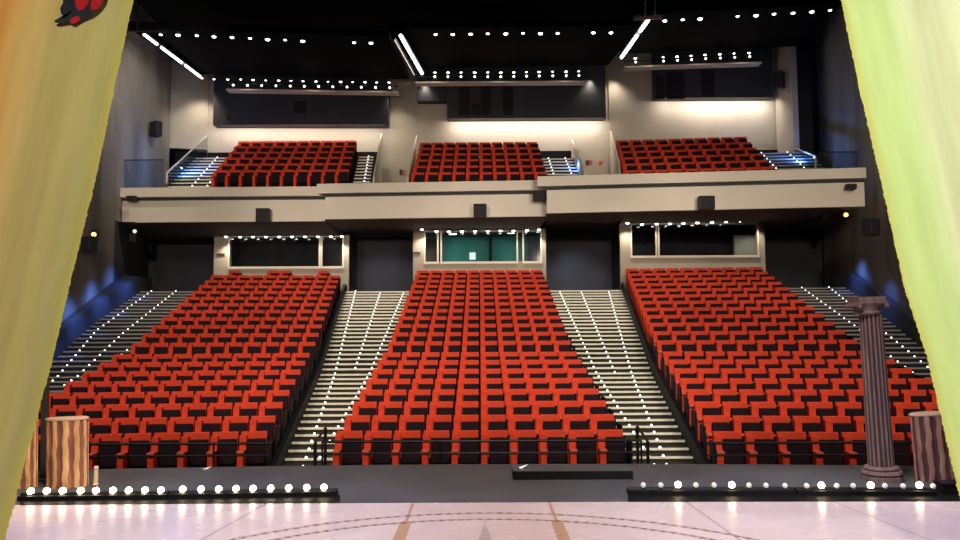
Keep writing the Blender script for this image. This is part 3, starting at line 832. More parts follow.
# glass balustrades on the balcony
def balustrade(name, pts, Yb, label):
    """pts: top rail (px, py, Y) rear to front"""
    q = [P(*t) for t in pts]; root = empty(name, Vector((q[-1].x, q[-1].y, 7.2))); tag(root, label, 'balustrade')
    o = root.location
    mb = MB().use(M['rail_glass'])
    for a, b in zip(q, q[1:]):
        if abs(a.y - b.y) < .05: continue
        mb.hexa([Vector((a.x, a.y, a.z - 1.3)) - o, Vector((a.x + .03, a.y, a.z - 1.3)) - o, Vector((b.x + .03, b.y, b.z - .75)) - o, Vector((b.x, b.y, b.z - .75)) - o],
                [a - o, a + Vector((.03, 0, 0)) - o, b + Vector((.03, 0, 0)) - o, b - o])
    mb.build('glass_panel', root)
    mb = MB().use(M['frame'])
    for a, b in zip(q, q[1:]): mb.cyl(a - o, b - o, 0.035, n=6)
    mb.build('top_rail', root)
balustrade('glass_balustrade', [(207, 136, 36.6), (167, 172.5, 31.4), (166.5, 183, 31.4)], 0, 'sloping glass balustrade at the left end of the balcony')
balustrade('glass_balustrade', [(789, 146, 36.2), (815.5, 156, 31.6), (815.5, 169, 31.6)], 0, 'sloping glass balustrade at the right end of the balcony')
# low glass railing between the balustrade and the wall (left and right)
for nm, xa, xb, ya, Y, lab in (('glass_railing', 123, 164, 160, 31.3, 'dark glass railing beside the left balustrade on the balcony'), ('glass_railing', 818, 860, 152, 30.2, 'dark glass railing beside the right balustrade on the balcony')):
    a = P(xa, ya, Y); b = P(xb, ya, Y)
    r = empty(nm, (a.x, Y, 7.2)); tag(r, lab, 'railing')
    mb = MB().use(M['rail_glass']); mb.box(0, b.x - a.x, 0, .03, 0, a.z - 7.2); mb.build('glass_panel', r)
    mb = MB().use(M['darkmetal']); mb.cyl((0, .015, a.z - 7.2), (b.x - a.x, .015, a.z - 7.2), .02, n=6); mb.build('top_rail', r)

# ------------------------------------------------------------------ side ledges along the side stairs
def ledge(name, ef, wf, B, m):
    mb = MB().use(m)
    ss = [2, 5, 8, 10, 12, 14, 16, 18, 19.7]
    for a, b in zip(ss, ss[1:]):
        za = lerp_rows(ROWS, a + TREAD) + 0.62; zb = lerp_rows(ROWS, b + TREAD) + 0.62
        mb.hexa([B.at(ef(a), a, za - 2.5), B.at(wf(a), a, za - 2.5), B.at(wf(b), b, zb - 2.5), B.at(ef(b), b, zb - 2.5)],
                [B.at(ef(a), a, za), B.at(wf(a), a, za + .1), B.at(wf(b), b, zb + .1), B.at(ef(b), b, zb)])
    return struct(mb.build(name))
M['stringer_blue'] = mat('blue_grey_dado', (0.050, 0.058, 0.075), 0.7, var=0.2, scale=0.8)
ledge('trim_left_dado', edge_l, wl_local, BL, M['stringer_blue'])
ledge('trim_right_dado', edge_r, wr_local, BR, M['stringer_blue'])

# ------------------------------------------------------------------ stage
def nmath(nt, op, a, b=None, c=None):
    n = nt.nodes.new('ShaderNodeMath'); n.operation = op
    for i, v in enumerate((a, b, c)):
        if v is None: continue
        if isinstance(v, (int, float)): n.inputs[i].default_value = v
        else: nt.links.new(v, n.inputs[i])
    return n.outputs[0]
def stage_mat():
    m = bpy.data.materials.new('painted_stage_cloth'); m.use_nodes = True
    nt = m.node_tree; b = nt.nodes['Principled BSDF']
    b.inputs['Roughness'].default_value = 0.22
    b.inputs['Specular IOR Level'].default_value = 0.6
    tc = nt.nodes.new('ShaderNodeTexCoord'); sx = nt.nodes.new('ShaderNodeSeparateXYZ')
    nt.links.new(tc.outputs['Object'], sx.inputs[0])
    X, Y = sx.outputs['X'], sx.outputs['Y']
    nz = nt.nodes.new('ShaderNodeTexNoise'); nz.inputs['Scale'].default_value = 1.6; nz.inputs['Detail'].default_value = 6
    nt.links.new(tc.outputs['Object'], nz.inputs['Vector'])
    r = nt.nodes.new('ShaderNodeValToRGB')
    r.color_ramp.elements[0].position = 0.2; r.color_ramp.elements[0].color = (0.72, 0.58, 0.57, 1)
    r.color_ramp.elements[1].position = 0.8; r.color_ramp.elements[1].color = (0.86, 0.73, 0.69, 1)
    nt.links.new(nz.outputs['Fac'], r.inputs['Fac'])
    col = r.outputs['Color']
    nf = nt.nodes.new('ShaderNodeTexNoise'); nf.inputs['Scale'].default_value = 30; nf.inputs['Detail'].default_value = 3
    nt.links.new(tc.outputs['Object'], nf.inputs['Vector'])
    wob = nmath(nt, 'MULTIPLY', nmath(nt, 'SUBTRACT', nf.outputs['Fac'], 0.5), 0.05)
    def over(col, fac, c):
        mx = nt.nodes.new('ShaderNodeMix'); mx.data_type = 'RGBA'
        nt.links.new(fac, mx.inputs[0]); nt.links.new(col, mx.inputs[6]); mx.inputs[7].default_value = (*c, 1)
        return mx.outputs[2]
    dx = nmath(nt, 'SUBTRACT', X, 0.05); dy = nmath(nt, 'SUBTRACT', Y, 4.45)
    R = nmath(nt, 'SQRT', nmath(nt, 'ADD', nmath(nt, 'MULTIPLY', dx, dx), nmath(nt, 'MULTIPLY', dy, dy)))
    Rw = nmath(nt, 'ADD', R, wob)
    # gold bars along Y at x = +-0.63, wide inside the circle, thin outside
    inside = nmath(nt, 'LESS_THAN', R, 2.47)
    half = nmath(nt, 'ADD', nmath(nt, 'MULTIPLY', inside, 0.034), 0.014)
    ax = nmath(nt, 'ABSOLUTE', nmath(nt, 'SUBTRACT', nmath(nt, 'ABSOLUTE', nmath(nt, 'ADD', X, nmath(nt, 'MULTIPLY', wob, 0.3))), 0.63))
    bar = nmath(nt, 'LESS_THAN', ax, half)
    col = over(col, nmath(nt, 'MULTIPLY', bar, 0.75), (0.50, 0.27, 0.08))
    # beaded rings
    ang = nmath(nt, 'ARCTAN2', dy, dx)
    bead = nmath(nt, 'ADD', nmath(nt, 'MULTIPLY', nmath(nt, 'SINE', nmath(nt, 'MULTIPLY', ang, 190)), 0.25), 0.65)
    for rad in (2.68, 2.45):
        ring = nmath(nt, 'LESS_THAN', nmath(nt, 'ABSOLUTE', nmath(nt, 'SUBTRACT', Rw, rad)), 0.026)
        col = over(col, nmath(nt, 'MULTIPLY', ring, bead), (0.20, 0.10, 0.055))
    # thin joint lines (x = a + k*y)
    for x0, y0, x1, y1, w in [(-2.0, 7.5, -2.15, 6.3, .012), (1.9, 7.5, 1.95, 6.4, .012), (3.25, 7.5, 3.35, 6.5, .010)]:
        k = (x1 - x0) / (y1 - y0)
        lx = nmath(nt, 'SUBTRACT', nmath(nt, 'SUBTRACT', X, x0), nmath(nt, 'MULTIPLY', nmath(nt, 'SUBTRACT', Y, y0), k))
        ln = nmath(nt, 'LESS_THAN', nmath(nt, 'ABSOLUTE', lx), w)
        col = over(col, nmath(nt, 'MULTIPLY', ln, 0.55), (0.30, 0.20, 0.18))
    # grey arrow tip on the axis
    tip = nmath(nt, 'LESS_THAN', nmath(nt, 'ABSOLUTE', nmath(nt, 'SUBTRACT', X, 0.03)), nmath(nt, 'MULTIPLY', nmath(nt, 'SUBTRACT', 6.76, Y), 0.10))
    col = over(col, nmath(nt, 'MULTIPLY', tip, 0.6), (0.36, 0.30, 0.32))
    nt.links.new(col, b.inputs['Base Color'])
    nt.links.new(nmath(nt, 'ADD', nmath(nt, 'MULTIPLY', nz.outputs['Fac'], 0.22), 0.16), b.inputs['Roughness'])
    bp = nt.nodes.new('ShaderNodeBump'); bp.inputs['Strength'].default_value = 0.06
    nt.links.new(nz.outputs['Fac'], bp.inputs['Height']); nt.links.new(bp.outputs[0], b.inputs['Normal'])
    return m
M['stage'] = stage_mat()
cloth_Y = G(480, 503, 0).y
mb = MB().use(M['stage'])
mb.box(-9, 9, -4, cloth_Y, -0.06, 0.004)
struct(mb.build('floor_stage_cloth'), 'pale pink painted stage floor with beaded rings and gold lines', 'stage floor')
mb = MB().use(M['apron'])
nseg = 24; front = []
for i in range(nseg + 1):
    x = -10 + 20 * i / nseg; front.append((x, 9.72 - 0.011 * x * x))
for (xa, ya), (xb, yb) in zip(front, front[1:]):
    mb.poly([(xa, 4, 0), (xb, 4, 0), (xb, yb, 0), (xa, ya, 0)])
    mb.poly([(xa, ya, 0), (xb, yb, 0), (xb, yb, -1.14), (xa, ya, -1.14)])
struct(mb.build('floor_stage_apron'), 'dark grey stage apron behind the footlights', 'stage apron')

# low black box on the apron
zb = G(573, 480, 0)
a = G(513, 480, 0); b = G(634, 480, 0)
r = empty('stage_box', ((a.x + b.x) / 2, a.y, 0)); tag(r, 'long low black box lying on the dark stage apron', 'box')
w = (b.x - a.x) / 2
mb = MB().use(M['blackwood']); mb.box(-w, w, 0, .38, 0, .088, bev=.004); mb.build('box_body', r)
mb = MB().use(M['apron']); mb.box(-w, w, 0.01, .38, .088, .094); mb.build('lid', r)
for x, y, lab in ((523.5, 469.0, 'small white scrap lying on the long low black box'), ):
    c = P(x, y, a.y + .12)
    mb = MB().use(M['paper']); mb.poly([(-.05, 0, 0), (-.02, .03, -.015), (.055, 0, .035), (.01, -.02, .012)]); mb.poly([(-.05, 0, 0), (-.02, .03, -.015), (0, .0, -.02)])
    tag(mb.build('paper_scrap', loc=(c.x, c.y, .112)), lab, 'paper')
c = G(206, 469.5, 0)
mb = MB().use(M['paper']); mb.poly([(-.05, 0, 0.002), (.0, .05, 0.004), (.06, .03, .03), (.02, -.03, .012)])
tag(mb.build('paper_scrap', loc=(c.x, c.y, 0.0)), 'small white scrap at the apron edge behind the lit footlights', 'paper')

# guard rail between apron and front row
def guard(name, xa, xb, Y, posts, label):
    r = empty(name, (xa, Y, -1.14)); tag(r, label, 'railing')
    for z in (-0.30, -0.50):
        mb = MB().use(M['rail']); mb.cyl((0, 0, z + 1.14), (xb - xa, 0, z + 1.14), 0.024 if z > -.4 else 0.016, n=8); mb.build('rail', r)
    for t in posts:
        mb = MB().use(M['rail']); mb.cyl(((xb - xa) * t, 0, 0), ((xb - xa) * t, 0, .84), 0.018, n=8); mb.build('post', r)
guard('guard_rail', -9.0, -3.55, 13.75, [0, .35, .82, 1], 'thin black guard rail before the left block of seats')
guard('guard_rail', -2.72, 2.75, 13.9, [0, .37, 1], 'thin black guard rail before the middle block of seats')
guard('guard_rail', 3.75, 9.6, 13.5, [0, .3, .7, 1], 'thin black guard rail before the right block of seats')
# handrail posts at the foot of the stairs
for x, lab in ((-2.86, 'short black handrail at the foot of the left middle stairs'), (2.88, 'short black handrail at the foot of the right middle stairs')):
    r = empty('handrail', (x, 14.0, -1.13)); tag(r, lab, 'handrail')
    mb = MB().use(M['rail'])
    mb.cyl((0, 0, .8), (0, .9, .95), .022, n=8); mb.build('grip', r)
    for y in (0, .9):
        mb = MB().use(M['rail']); mb.cyl((0, y, 0 if y == 0 else .16), (0, y, .8 if y == 0 else .95), .03, n=8); mb.build('post', r)

# ------------------------------------------------------------------ footlights
def batten(x0, x1, ybase, bulbs, label, tail=False):
    """x0..x1 pixel extent of the trough; bulbs list of (px, py, lit)"""
    a = G(x0, ybase[0], 0.0); b = G(x1, ybase[1], 0.0)
    root = empty('footlight_batten', a); tag(root, label, 'footlights', 'footlight battens along the stage edge')
    d = b - a; n = Vector((-d.y, d.x, 0)).normalized()
    mb = MB().use(M['blackwood'])
    mb.hexa([(0, 0, 0), d, d + n * .16, n * .16], [Vector((0, 0, .045)), d + Vector((0, 0, .045)), d + n * .16 + Vector((0, 0, .045)), n * .16 + Vector((0, 0, .045))])
    mb.build('trough', root)
    mb = MB().use(M['darkmetal'])
    mb.hexa([n * .05 + Vector((0, 0, .045)), d + n * .05 + Vector((0, 0, .045)), d + n * .11 + Vector((0, 0, .045)), n * .11 + Vector((0, 0, .045))], [n * .06 + Vector((0, 0, .065)), d + n * .06 + Vector((0, 0, .065)), d + n * .10 + Vector((0, 0, .065)), n * .10 + Vector((0, 0, .065))])
    mb.build('conduit', root)
    for px, py, lit in bulbs:
        c = P(px, py, a.y + (b.y - a.y) * (px - x0) / (x1 - x0) + .07) - a
        key = 'on' if lit else 'off'
        if ('sock',) not in BM:
            l = MB().use(M['darkmetal']); l.lathe([(.018, -.10), (.022, -.03), (.018, -.022)], 10); o = l.build('lamp_socket'); BM[('sock',)] = o.data; bpy.data.objects.remove(o)
            for kk, mm, rr in (('on', 'bulb_on', .032), ('off', 'bulb_off', .026)):
                l = MB().use(M[mm]); l.lathe([(rr * .45, -rr * 1.05), (rr * .8, -rr * .6), (rr, 0), (rr * .85, rr * .55), (rr * .45, rr * .92), (rr * .1, rr)], 14)
                o = l.build('bulb', smooth=True); BM[kk] = o.data; bpy.data.objects.remove(o)
        s = bpy.data.objects.new('lamp_socket', BM[('sock',)]); COL.objects.link(s); s.parent = root; s.location = c
        o = bpy.data.objects.new('bulb', BM[key]); COL.objects.link(o); o.parent = s
        if lit: o['label'] = 'lit warm white bulb'
    return root
BM = {}
L1 = [(30.7, 491.2), (46.7, 491), (62.7, 490.9), (80.7, 490.8), (96, 490.7), (113, 490.5), (128.7, 490.4), (145, 490.3), (161, 490.2)]
L2 = [(182.7, 489.4), (201, 489.2), (218.7, 489), (236, 488.8), (253, 488.6), (270.7, 488.3), (288.7, 488), (306.7, 487.7), (324, 487.4)]
batten(17, 166, (501.5, 499.5), [(x, y, 1) for x, y in L1], 'footlight batten with nine lit bulbs below the left column stumps')
batten(168, 336, (499.3, 496.5), [(x, y, 1) for x, y in L2], 'footlight batten with nine lit bulbs nearer the middle of the stage')
R1 = [(643.3, 485, 0), (660.7, 485, 0), (678, 484.6, 1), (696, 485, 0), (714, 485, 0), (731.7, 484.8, 1), (749, 485.2, 0), (766, 485.4, 0), (785, 485.6, 0)]
R2 = [(806.5, 485.7, 0), (821.5, 485.3, 1), (836.7, 485.7, 0), (853, 485.7, 0), (870.7, 485.2, 1), (885, 485.8, 0), (903, 486, 0), (919.3, 485, 1), (933, 486, 0)]
batten(629, 796, (495.7, 495.9), R1, 'footlight batten with two lit bulbs among unlit ones')
batten(798, 938, (495.9, 496.3), R2, 'footlight batten with three lit bulbs below the tall column')
c = G(950, 494, 0)
r = empty('connector_box', c); tag(r, 'small black box at the end of the footlights under the right curtain', 'box')
mb = MB().use(M['blackwood']); mb.box(-.09, .12, -.05, .12, .0, .10, bev=.01); mb.build('box_body', r)
mb = MB().use(M['darkmetal']); mb.box(-.095, .125, -.06, .13, .10, .112); mb.build('lid', r)

# dark ground strip under the battens
mb = MB().use(M['blackwood'])
for (x0, x1, y0, y1) in ((20, 340, 505.5, 495), (628, 960, 502, 494)):
    a = G(x0, y0 + .5, 0); b = G(x1, y0 - (2.5 if x0 < 100 else 0), 0); c2 = G(x1, y1, 0); d2 = G(x0, y1 + (3 if x0 < 100 else 0), 0)
    mb.poly([Vector((v.x, v.y, .006)) for v in (a, b, c2, d2)])
struct(mb.build('trim_footlight_strip'))

# ------------------------------------------------------------------ columns
def fluted(mb, r0, r1, h, n, m_rib, m_gro, depth=0.16, z0=0.0, jag=0.0, steps=14, seed=1, per=8, wob=0.0):
    rnd = random.Random(seed)
    rings = []
    jt = [rnd.uniform(-jag, jag) for _ in range(n * per)]
    for k in range(steps + 1):
        t = k / steps; R = r0 + (r1 - r0) * t; ring = []
        for i in range(n * per):
            ph = (i % per) / per
            w = 0.5 - 0.5 * math.cos(2 * PI * ph)
            g = 1 - depth * (1 - w) ** 1.6 - rnd.uniform(0, jag * .25)
            a = 2 * PI * i / (n * per) + wob * (.5 * math.sin(k * 1.7 + seed + (i // per) * 2.1) + .5 * math.sin(k * .9 + (i // per) * 4.3))
            z = z0 + h * t + (jt[i] if k == steps else 0)
            ring.append(mb.bm.verts.new((R * g * math.cos(a), R * g * math.sin(a), z)))
        rings.append(ring)
    N = n * per
    for k in range(steps):
        for i in range(N):
            j = (i + 1) % N
            ph = ((i + .5) % per) / per
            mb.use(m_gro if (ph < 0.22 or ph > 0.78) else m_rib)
            mb.face([rings[k][i], rings[k][j], rings[k + 1][j], rings[k + 1][i]])
    mb.use(m_rib); mb.face(rings[-1]); mb.face(rings[0][::-1])

def stump(px0, px1, ytop, ybase, label, ribs, rib, gro, tilt=0.0, seed=1, rim=True):
    c = G((px0 + px1) / 2, ybase, 0)
    R = (px1 - px0) / 2 * c.y / F * 1.0
    c.x *= (c.y + R * .4) / c.y; c.y += R * .4
    h = P((px0 + px1) / 2, ytop, c.y).z
    r = empty('column_stump', c); r.rotation_euler = (0, tilt, 0); r.scale = (1, .45, 1); tag(r, label, 'column', 'broken column stumps on the stage')
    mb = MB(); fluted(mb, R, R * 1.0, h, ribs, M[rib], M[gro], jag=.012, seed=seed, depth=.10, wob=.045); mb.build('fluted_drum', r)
    if rim:
        mb = MB().use(M['stump_top']); mb.lathe([(R * .96, h - .012), (R * 1.03, h - .004), (R * 1.04, h + .012), (R * .9, h + .022), (R * .4, h + .02)], 40); mb.build('rim', r)
stump(46, 88, 419, 488.5, 'orange brown fluted column stump, the whole one at the left of the stage', 11, 'col_rib', 'col_groove', tilt=-0.03, seed=3)
stump(3, 37, 414, 489, 'orange brown fluted column stump half hidden behind the left curtain', 11, 'col_rib', 'col_groove', tilt=-0.03, seed=5)
stump(916, 957, 414, 482, 'dark pink fluted column stump beside the right curtain', 11, 'col_rib2', 'col_groove2', tilt=-0.05, seed=8)
# tall column
base = G(887, 481.5, 0); base.y += .1
h_all = P(868, 297, base.y).z
tc_ = empty('tall_fluted_column', base); tag(tc_, 'tall slender fluted column with capital standing before the right block', 'column')
tc_.rotation_euler = (0, -0.030, 0)
mb = MB().use(M['tall_rib'])
mb.lathe([(.205, 0), (.205, .045), (.19, .05), (.205, .075), (.195, .10), (.165, .105), (.175, .125), (.165, .145), (.15, .15)], 32); mb.build('base', tc_)
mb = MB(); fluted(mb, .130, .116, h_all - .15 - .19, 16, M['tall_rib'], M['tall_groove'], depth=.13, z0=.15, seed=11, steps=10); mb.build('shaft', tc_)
mb = MB().use(M['tall_rib'])
zc = h_all - .19
mb.lathe([(.122, zc), (.14, zc + .015), (.14, zc + .03), (.125, zc + .04), (.13, zc + .06), (.150, zc + .10), (.16, zc + .115)], 32)
mb.box(-.15, .15, -.15, .15, zc + .115, zc + .145, bev=.006); mb.box(-.14, .14, -.14, .14, zc + .145, h_all, bev=.006, taper=1.08)
for sx in (-1, 1):       # volutes
    mb.cyl((sx * .148, -.15, zc + .10), (sx * .148, .15, zc + .10), .026, n=12)
mb.build('capital', tc_, loc=(-.035, 0, 0))
# cream turned peg and dark post at left
c = G(95.6, 485.5, 0)
r = empty('cream_post', c); tag(r, 'short cream wooden post beside the whole left column stump', 'post')
mb = MB().use(M['cream']); mb.lathe([(.024, 0), (.03, .01), (.024, .03), (.022, .17), (.027, .18), (.02, .20)], 12); mb.build('post_body', r)
c = G(43, 487, 0); c *= 1.06; c.z = 0
top = P(44.5, 368, c.y).z
r = empty('dark_post', c); r.rotation_euler = (0, -.03, 0); tag(r, 'thin dark upright post between the two left column stumps', 'post')
mb = MB().use(M['greypost']); mb.box(-.036, .036, 0, .05, 0, top, bev=.005); mb.build('upright', r)
mb = MB().use(M['darkmetal']); mb.box(-.042, .042, -.006, .056, 0, .03); mb.build('foot', r)

# ------------------------------------------------------------------ curtains
def interp(tab, y):
    if y <= tab[0][0]: (a, b) = tab[0], tab[1]
    elif y >= tab[-1][0]: (a, b) = tab[-2], tab[-1]
    else:
        for a, b in zip(tab, tab[1:]):
            if a[0] <= y <= b[0]: break
    t = (y - a[0]) / (b[0] - a[0]); return a[1] + t * (b[1] - a[1])

def curtain_mat(name, stops, rough=0.85, drift=.22):
    m = bpy.data.materials.new(name); m.use_nodes = True
    nt = m.node_tree; b = nt.nodes['Principled BSDF']; b.inputs['Roughness'].default_value = rough; b.inputs['Specular IOR Level'].default_value = 0.2
    uv = nt.nodes.new('ShaderNodeUVMap'); sx = nt.nodes.new('ShaderNodeSeparateXYZ'); nt.links.new(uv.outputs[0], sx.inputs[0])
    mp = nt.nodes.new('ShaderNodeMapping'); mp.inputs['Scale'].default_value = (6, 0.7, 1)
    nt.links.new(uv.outputs[0], mp.inputs[0])
    nz = nt.nodes.new('ShaderNodeTexNoise'); nz.inputs['Scale'].default_value = 1.0; nz.inputs['Detail'].default_value = 5
    nt.links.new(mp.outputs[0], nz.inputs['Vector'])
    f = nmath(nt, 'ADD', sx.outputs['X'], nmath(nt, 'MULTIPLY', nmath(nt, 'SUBTRACT', nz.outputs['Fac'], .5), drift))
    r = nt.nodes.new('ShaderNodeValToRGB')
    els = r.color_ramp.elements
    els[0].position = stops[0][0]; els[0].color = (*stops[0][1], 1)
    els[1].position = stops[-1][0]; els[1].color = (*stops[-1][1], 1)
    for p_, c_ in stops[1:-1]:
        e = els.new(p_); e.color = (*c_, 1)
    nt.links.new(f, r.inputs['Fac'])
    # vertical paint drift
    mx = nt.nodes.new('ShaderNodeMix'); mx.data_type = 'RGBA'; mx.blend_type = 'MULTIPLY'
    n2 = nt.nodes.new('ShaderNodeTexNoise'); n2.inputs['Scale'].default_value = 2.2; n2.inputs['Detail'].default_value = 4
    nt.links.new(mp.outputs[0], n2.inputs['Vector'])
    r2 = nt.nodes.new('ShaderNodeValToRGB'); r2.color_ramp.elements[0].color = (.90, .88, .84, 1); r2.color_ramp.elements[1].color = (1, 1, 1, 1)
    r2.color_ramp.elements[0].position = .3; r2.color_ramp.elements[1].position = .65
    nt.links.new(n2.outputs['Fac'], r2.inputs['Fac'])
    mx.inputs[0].default_value = 1.0; nt.links.new(r.outputs[0], mx.inputs[6]); nt.links.new(r2.outputs[0], mx.inputs[7])
    nt.links.new(mx.outputs[2], b.inputs['Base Color'])
    return m
M['curtain_l'] = curtain_mat('ochre_painted_cloth', [(0.0, (.62, .58, .16)), (.05, (.54, .52, .20)), (.11, (.48, .46, .22)), (.22, (.51, .46, .20)), (.42, (.53, .45, .20)), (.56, (.62, .48, .20)), (.72, (.80, .46, .16)), (1.0, (.80, .34, .07))])
M['curtain_r'] = curtain_mat('lime_painted_cloth', [(0.0, (.72, .70, .20)), (.06, (.66, .82, .34)), (.26, (.66, .83, .38)), (.36, (.86, .93, .58)), (.7, (.90, .94, .64)), (1.0, (.86, .92, .60))], drift=.07)

def curtain(name, tab, Y, sgn, width, mm, label, folds):
    """tab: (py, px) edge; sgn -1: cloth extends to the left"""
    NV, NU = 900, 60
    bm = bmesh.new(); uvl = bm.loops.layers.uv.new('UVMap')
    rnd = random.Random(4 + sgn)
    rows = []; zfloor = 0.01
    for k in range(NV + 1):
        z = zfloor + (8.5 - zfloor) * (1 - k / NV)
        def edge(zz):
            py = 270 - F * math.tan(math.atan((zz - EYE.z) / Y) - PITCH)
            return P(interp(tab, py), py, Y)
        e = edge(min(z, 4.2))
        if z > 4.2: e.x += (edge(4.2).x - edge(3.9).x) / .3 * (z - 4.2)
        e.z = z
        jag = rnd.uniform(-.004, .004) if k % 2 else rnd.uniform(-.003, .007)
        row = []
        for i in range(NU + 1):
            u = (i / NU) ** 1.15; dist = u * width
            x = e.x + sgn * dist - (sgn * 0 if i else jag)
            y = Y
            for (amp, wl, ph, kz) in folds:
                y += amp * math.sin(2 * PI * (dist + kz * e.z) / wl + ph) * min(1, dist / .12 + .15)
            row.append((bm.verts.new((x, y, e.z)), dist / width * width, e.z))
        rows.append(row)
    for k in range(NV):
        for i in range(NU):
            q = [rows[k][i], rows[k][i + 1], rows[k + 1][i + 1], rows[k + 1][i]]
            if len({tuple(round(c, 5) for c in t[0].co) for t in q}) < 3: continue
            f = bm.faces.new([t[0] for t in q]); f.smooth = True
            for l, t in zip(f.loops, q): l[uvl].uv = (t[1], t[2])
    me = bpy.data.meshes.new(name); bm.to_mesh(me); bm.free(); me.materials.append(M[mm])
    o = bpy.data.objects.new(name, me); COL.objects.link(o)
    return tag(o, label, 'curtain', None)
CY = 5.0
cl = curtain('painted_curtain', [(0, 133), (90, 113.5), (180, 95), (290, 68), (360, 52), (393, 43), (417, 37), (460, 25), (503, 14), (540, 4)], CY, -1, 3.6, 'curtain_l',
        'ochre and orange painted cloth hanging at the left of the stage', [(.018, .42, .6, .0), (.006, .19, 1.0, .02), (.02, .9, 0, .05)])
curtain('painted_curtain', [(0, 841), (93, 860.5), (180, 881), (293, 906), (360, 928), (490, 958), (540, 972)], CY, 1, 3.6, 'curtain_r',
        'lime yellow painted cloth hanging at the right of the stage', [(.050, .80, 2.2, .0), (.006, .25, 0.4, .02)])
# painted crimson and black motif on the left cloth (a flat painted patch sewn on it)
def patch(pts, mm, name, off):
    mb = MB().use(M[mm])
    q = [P(x, y, CY - .06 - off) for x, y in pts]
    c = sum(q, Vector()) / len(q)
    vc = mb.bm.verts.new(c); vs = [mb.bm.verts.new(p) for p in q]
    for i in range(len(vs)): mb.face([vc, vs[i], vs[(i + 1) % len(vs)]])
    return mb.build(name, cl)
patch([(61, -30), (63, 3), (60, 8), (61, 14), (66, 17), (59, 18.5), (54.5, 20.5), (55, 22.5), (60, 23.4), (69, 22), (76, 23), (83, 19.5), (92, 15), (99, 8), (104, 0), (112, -30)], 'paint_black', 'painted_motif', 0)
patch([(75, -28), (74.5, 0), (76, 7), (79.5, 11), (84, 9), (88, 4), (90.5, -4), (92, -28)], 'paint_red', 'painted_motif', .006)
patch([(94, -28), (92, -2), (90.5, 6), (92, 11), (97, 9.5), (101, 4.5), (104, -1), (110, -28)], 'paint_red', 'painted_motif', .006)
patch([(70, 19.5), (71, 23.2), (75, 23.4), (79.5, 20.5), (80, 16.5), (76, 16)], 'paint_red', 'painted_motif', .006)

# ------------------------------------------------------------------ lights
def spot(name, loc, aim, power, col, angle, blend=.6, rad=.3):
    d = bpy.data.lights.new(name, 'SPOT'); d.energy = power; d.color = col; d.spot_size = math.radians(angle); d.spot_blend = blend; d.shadow_soft_size = rad
    o = bpy.data.objects.new(name, d); COL.objects.link(o); o.location = loc
    o.rotation_euler = (Vector(aim) - Vector(loc)).to_track_quat('-Z', 'Y').to_euler(); return o
def point(name, loc, power, col, rad=.1):
    d = bpy.data.lights.new(name, 'POINT'); d.energy = power; d.color = col; d.shadow_soft_size = rad
    o = bpy.data.objects.new(name, d); COL.objects.link(o); o.location = loc; return o
WARM = (1.0, .86, .68)
# house light from above the stage onto the stalls
for x in (-9, 0, 9):
    spot('house_spot', (x, 7.0, 10.5), (x * .8, 22, 0.3), 5200, (1, .90, .78), 75, .9, 1.2)
# balcony front
for x, ax in ((-8.8, -11), (-4.8, -3.6), (4.8, 3.6), (8.8, 11.5)):
    spot('balcony_spot', (x, 12.0, 6.5), (ax, 31, 6.0), 3000, WARM, 42, .9, .3)
# wash on the balcony back walls: added area lamps under the shade boxes
def strip_area(name, x0, x1, py, Y, power):
    a = P(x0, py, Y); b = P(x1, py, Y)
    d = bpy.data.lights.new(name, 'AREA'); d.shape = 'RECTANGLE'; d.size = (b - a).length; d.size_y = .06; d.energy = power; d.color = (1, .88, .76)
    o = bpy.data.objects.new(name, d); COL.objects.link(o); o.location = (a + b) / 2 + Vector((0, 0, -.03))
    o.rotation_euler = Vector((0, .45, -1)).to_track_quat('-Z', 'Y').to_euler()
strip_area('wall_wash', 216, 384, 124.5, 36.45, 95)
strip_area('wall_wash', 450, 603, 118, 36.45, 110)
strip_area('wall_wash', 658, 771, 97.5, 36.35, 95)
for pts in (((245, 88), (312, 89), (375, 90)), ((435, 80), (500, 79.5), (565, 79)), ((650, 64), (700, 62.5), (745, 61))):
    for x, y in pts: point('bridge_glow', P(x, y - 3.5, 34.2), 3, WARM, .03)
# top wash of pale end panels and piers
for px, py, Y, pw in ((204, 82, 36.0, 260), (425, 84, 36.4, 120), (615, 72, 36.4, 120), (395, 90, 36.3, 120), (590, 80, 36.3, 120)):
    c = P(px, py, Y); spot('pier_wash', c, (c.x - .4 if px < 300 else c.x, c.y + .4, c.z - 3), pw, WARM, 100, .9, .15)
# downlights over the booths (the lit fittings)
for k in DLP:
    n = len(DLP[k])
    for i, c in enumerate(DLP[k]):
        end = i in (0, n - 1)
        spot('booth_down', c + Vector((0, .05, -.12)), c + Vector((0, .22, -3)), 120 if end else 34, (1, .86, .70), 110, .9, .05)
    a = DLP[k]
# faint light in the two exit recesses
for x in (-4.35, 4.25): spot('recess_spot', (x, 34.6, 5.4), (x, 36.6, 3.4), 60 if x < 0 else 120, (.75, .85, 1), 90, .9, .2)
# teal room
point('booth_room', (P(453, 245, 35.9).x, 35.75, 4.95), 5, (.8, 1, .95), .03); point('booth_room', (P(510, 245, 35.9).x, 35.75, 4.95), 4, (.8, 1, .95), .03)
point('booth_room', (P(480, 245, 35).x, 35.0, 5.2), 2, (.75, .95, 1), .03)
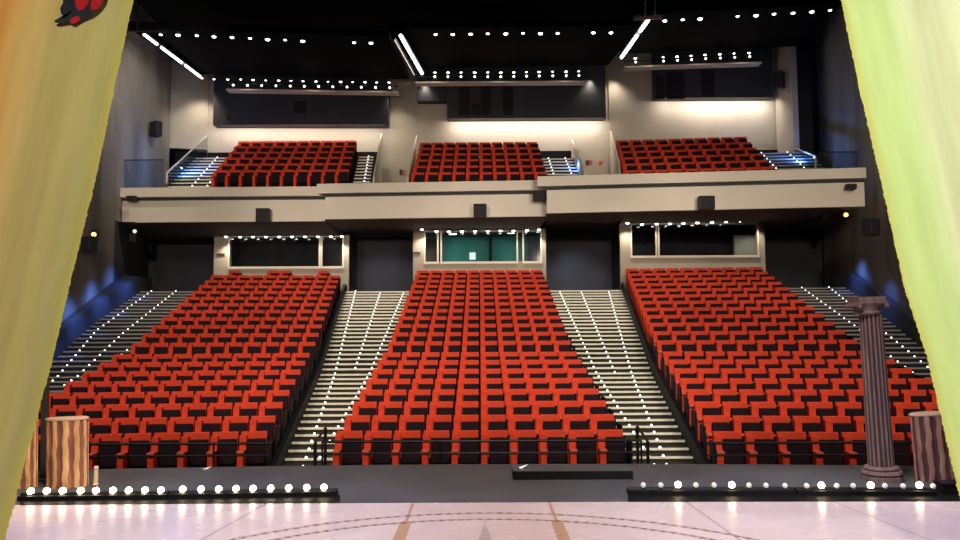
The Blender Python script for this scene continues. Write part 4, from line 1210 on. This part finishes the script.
# blue glows along the side stairs
for B, ef, sg, arr in ((BL, edge_l, 1, ((9.0, 70), (11.5, 90), (14.0, 110), (16.5, 100))), (BR, edge_r, -1, ((16.8, 70), (13.5, 40)))):
    for ss, pw in arr:
        zz = lerp_rows(ROWS, ss + TREAD)
        spot('blue_glow', B.at(ef(ss) + sg * .9, ss, zz + 1.25), B.at(ef(ss) - sg * .1, ss, zz + .2), pw * 1.3, (.12, .27, 1.0), 115, 1.0, .03)
c = P(183, 168, 33.2); point('blue_glow', c, 90, (.10, .30, 1.0), .02)
c = P(800, 158, 33.0); point('blue_glow', c, 70, (.10, .30, 1.0), .02)
c = P(577, 165, 33.5); point('blue_glow', c, 20, (.1, .3, 1.0), .02)
# side walls upper wash
spot('wall_wash', (-8.0, 27, 13.0), (-14.2, 32, 9.3), 1500, (1, .88, .74), 70, 1, .4)
spot('wall_wash', (9.5, 26, 12.5), (15, 30, 6.5), 170, (1, .88, .74), 70, 1, .4)
# stage: pink and lilac light onto the cloth, warm light on the painted curtains
spot('stage_spot', (0, 5.4, 7.5), (0, 6.7, 0), 2000, (1, .80, .76), 84, .6, .4)
spot('stage_spot', (-3.0, 5.6, 6.0), (-2.3, 6.9, 0), 850, (.42, .58, 1), 50, .8, .3)
spot('stage_spot', (3.4, 5.6, 6.0), (2.9, 6.9, 0), 850, (.48, .60, 1), 50, .8, .3)
spot('curtain_spot', (-0.8, -1.5, 4.2), (-3.0, 5, 2.4), 1350, (1, .90, .66), 50, .8, .3)
spot('curtain_spot', (1.2, -1.5, 4.2), (3.2, 5, 2.2), 1850, (1, .98, .80), 50, .8, .3)
spot('column_spot', (1.8, 5.5, 5.6), (4.6, 8.4, .8), 820, (1, .85, .8), 40, .8, .3)
spot('column_spot', (-2.4, 5.5, 4.6), (-4.5, 8.3, .4), 900, (1, .78, .55), 40, .8, .3)

w = bpy.data.worlds.new('world'); SC.world = w; w.use_nodes = True
w.node_tree.nodes['Background'].inputs[0].default_value = (.55, .55, .62, 1)
w.node_tree.nodes['Background'].inputs[1].default_value = 0.02
SC.view_settings.view_transform = 'Standard'
SC.view_settings.look = 'None'
SC.view_settings.exposure = 0.0
try:
    SC.cycles.use_denoising = True
    SC.cycles.max_bounces = 6
    SC.cycles.sample_clamp_indirect = 4.0
except Exception: pass
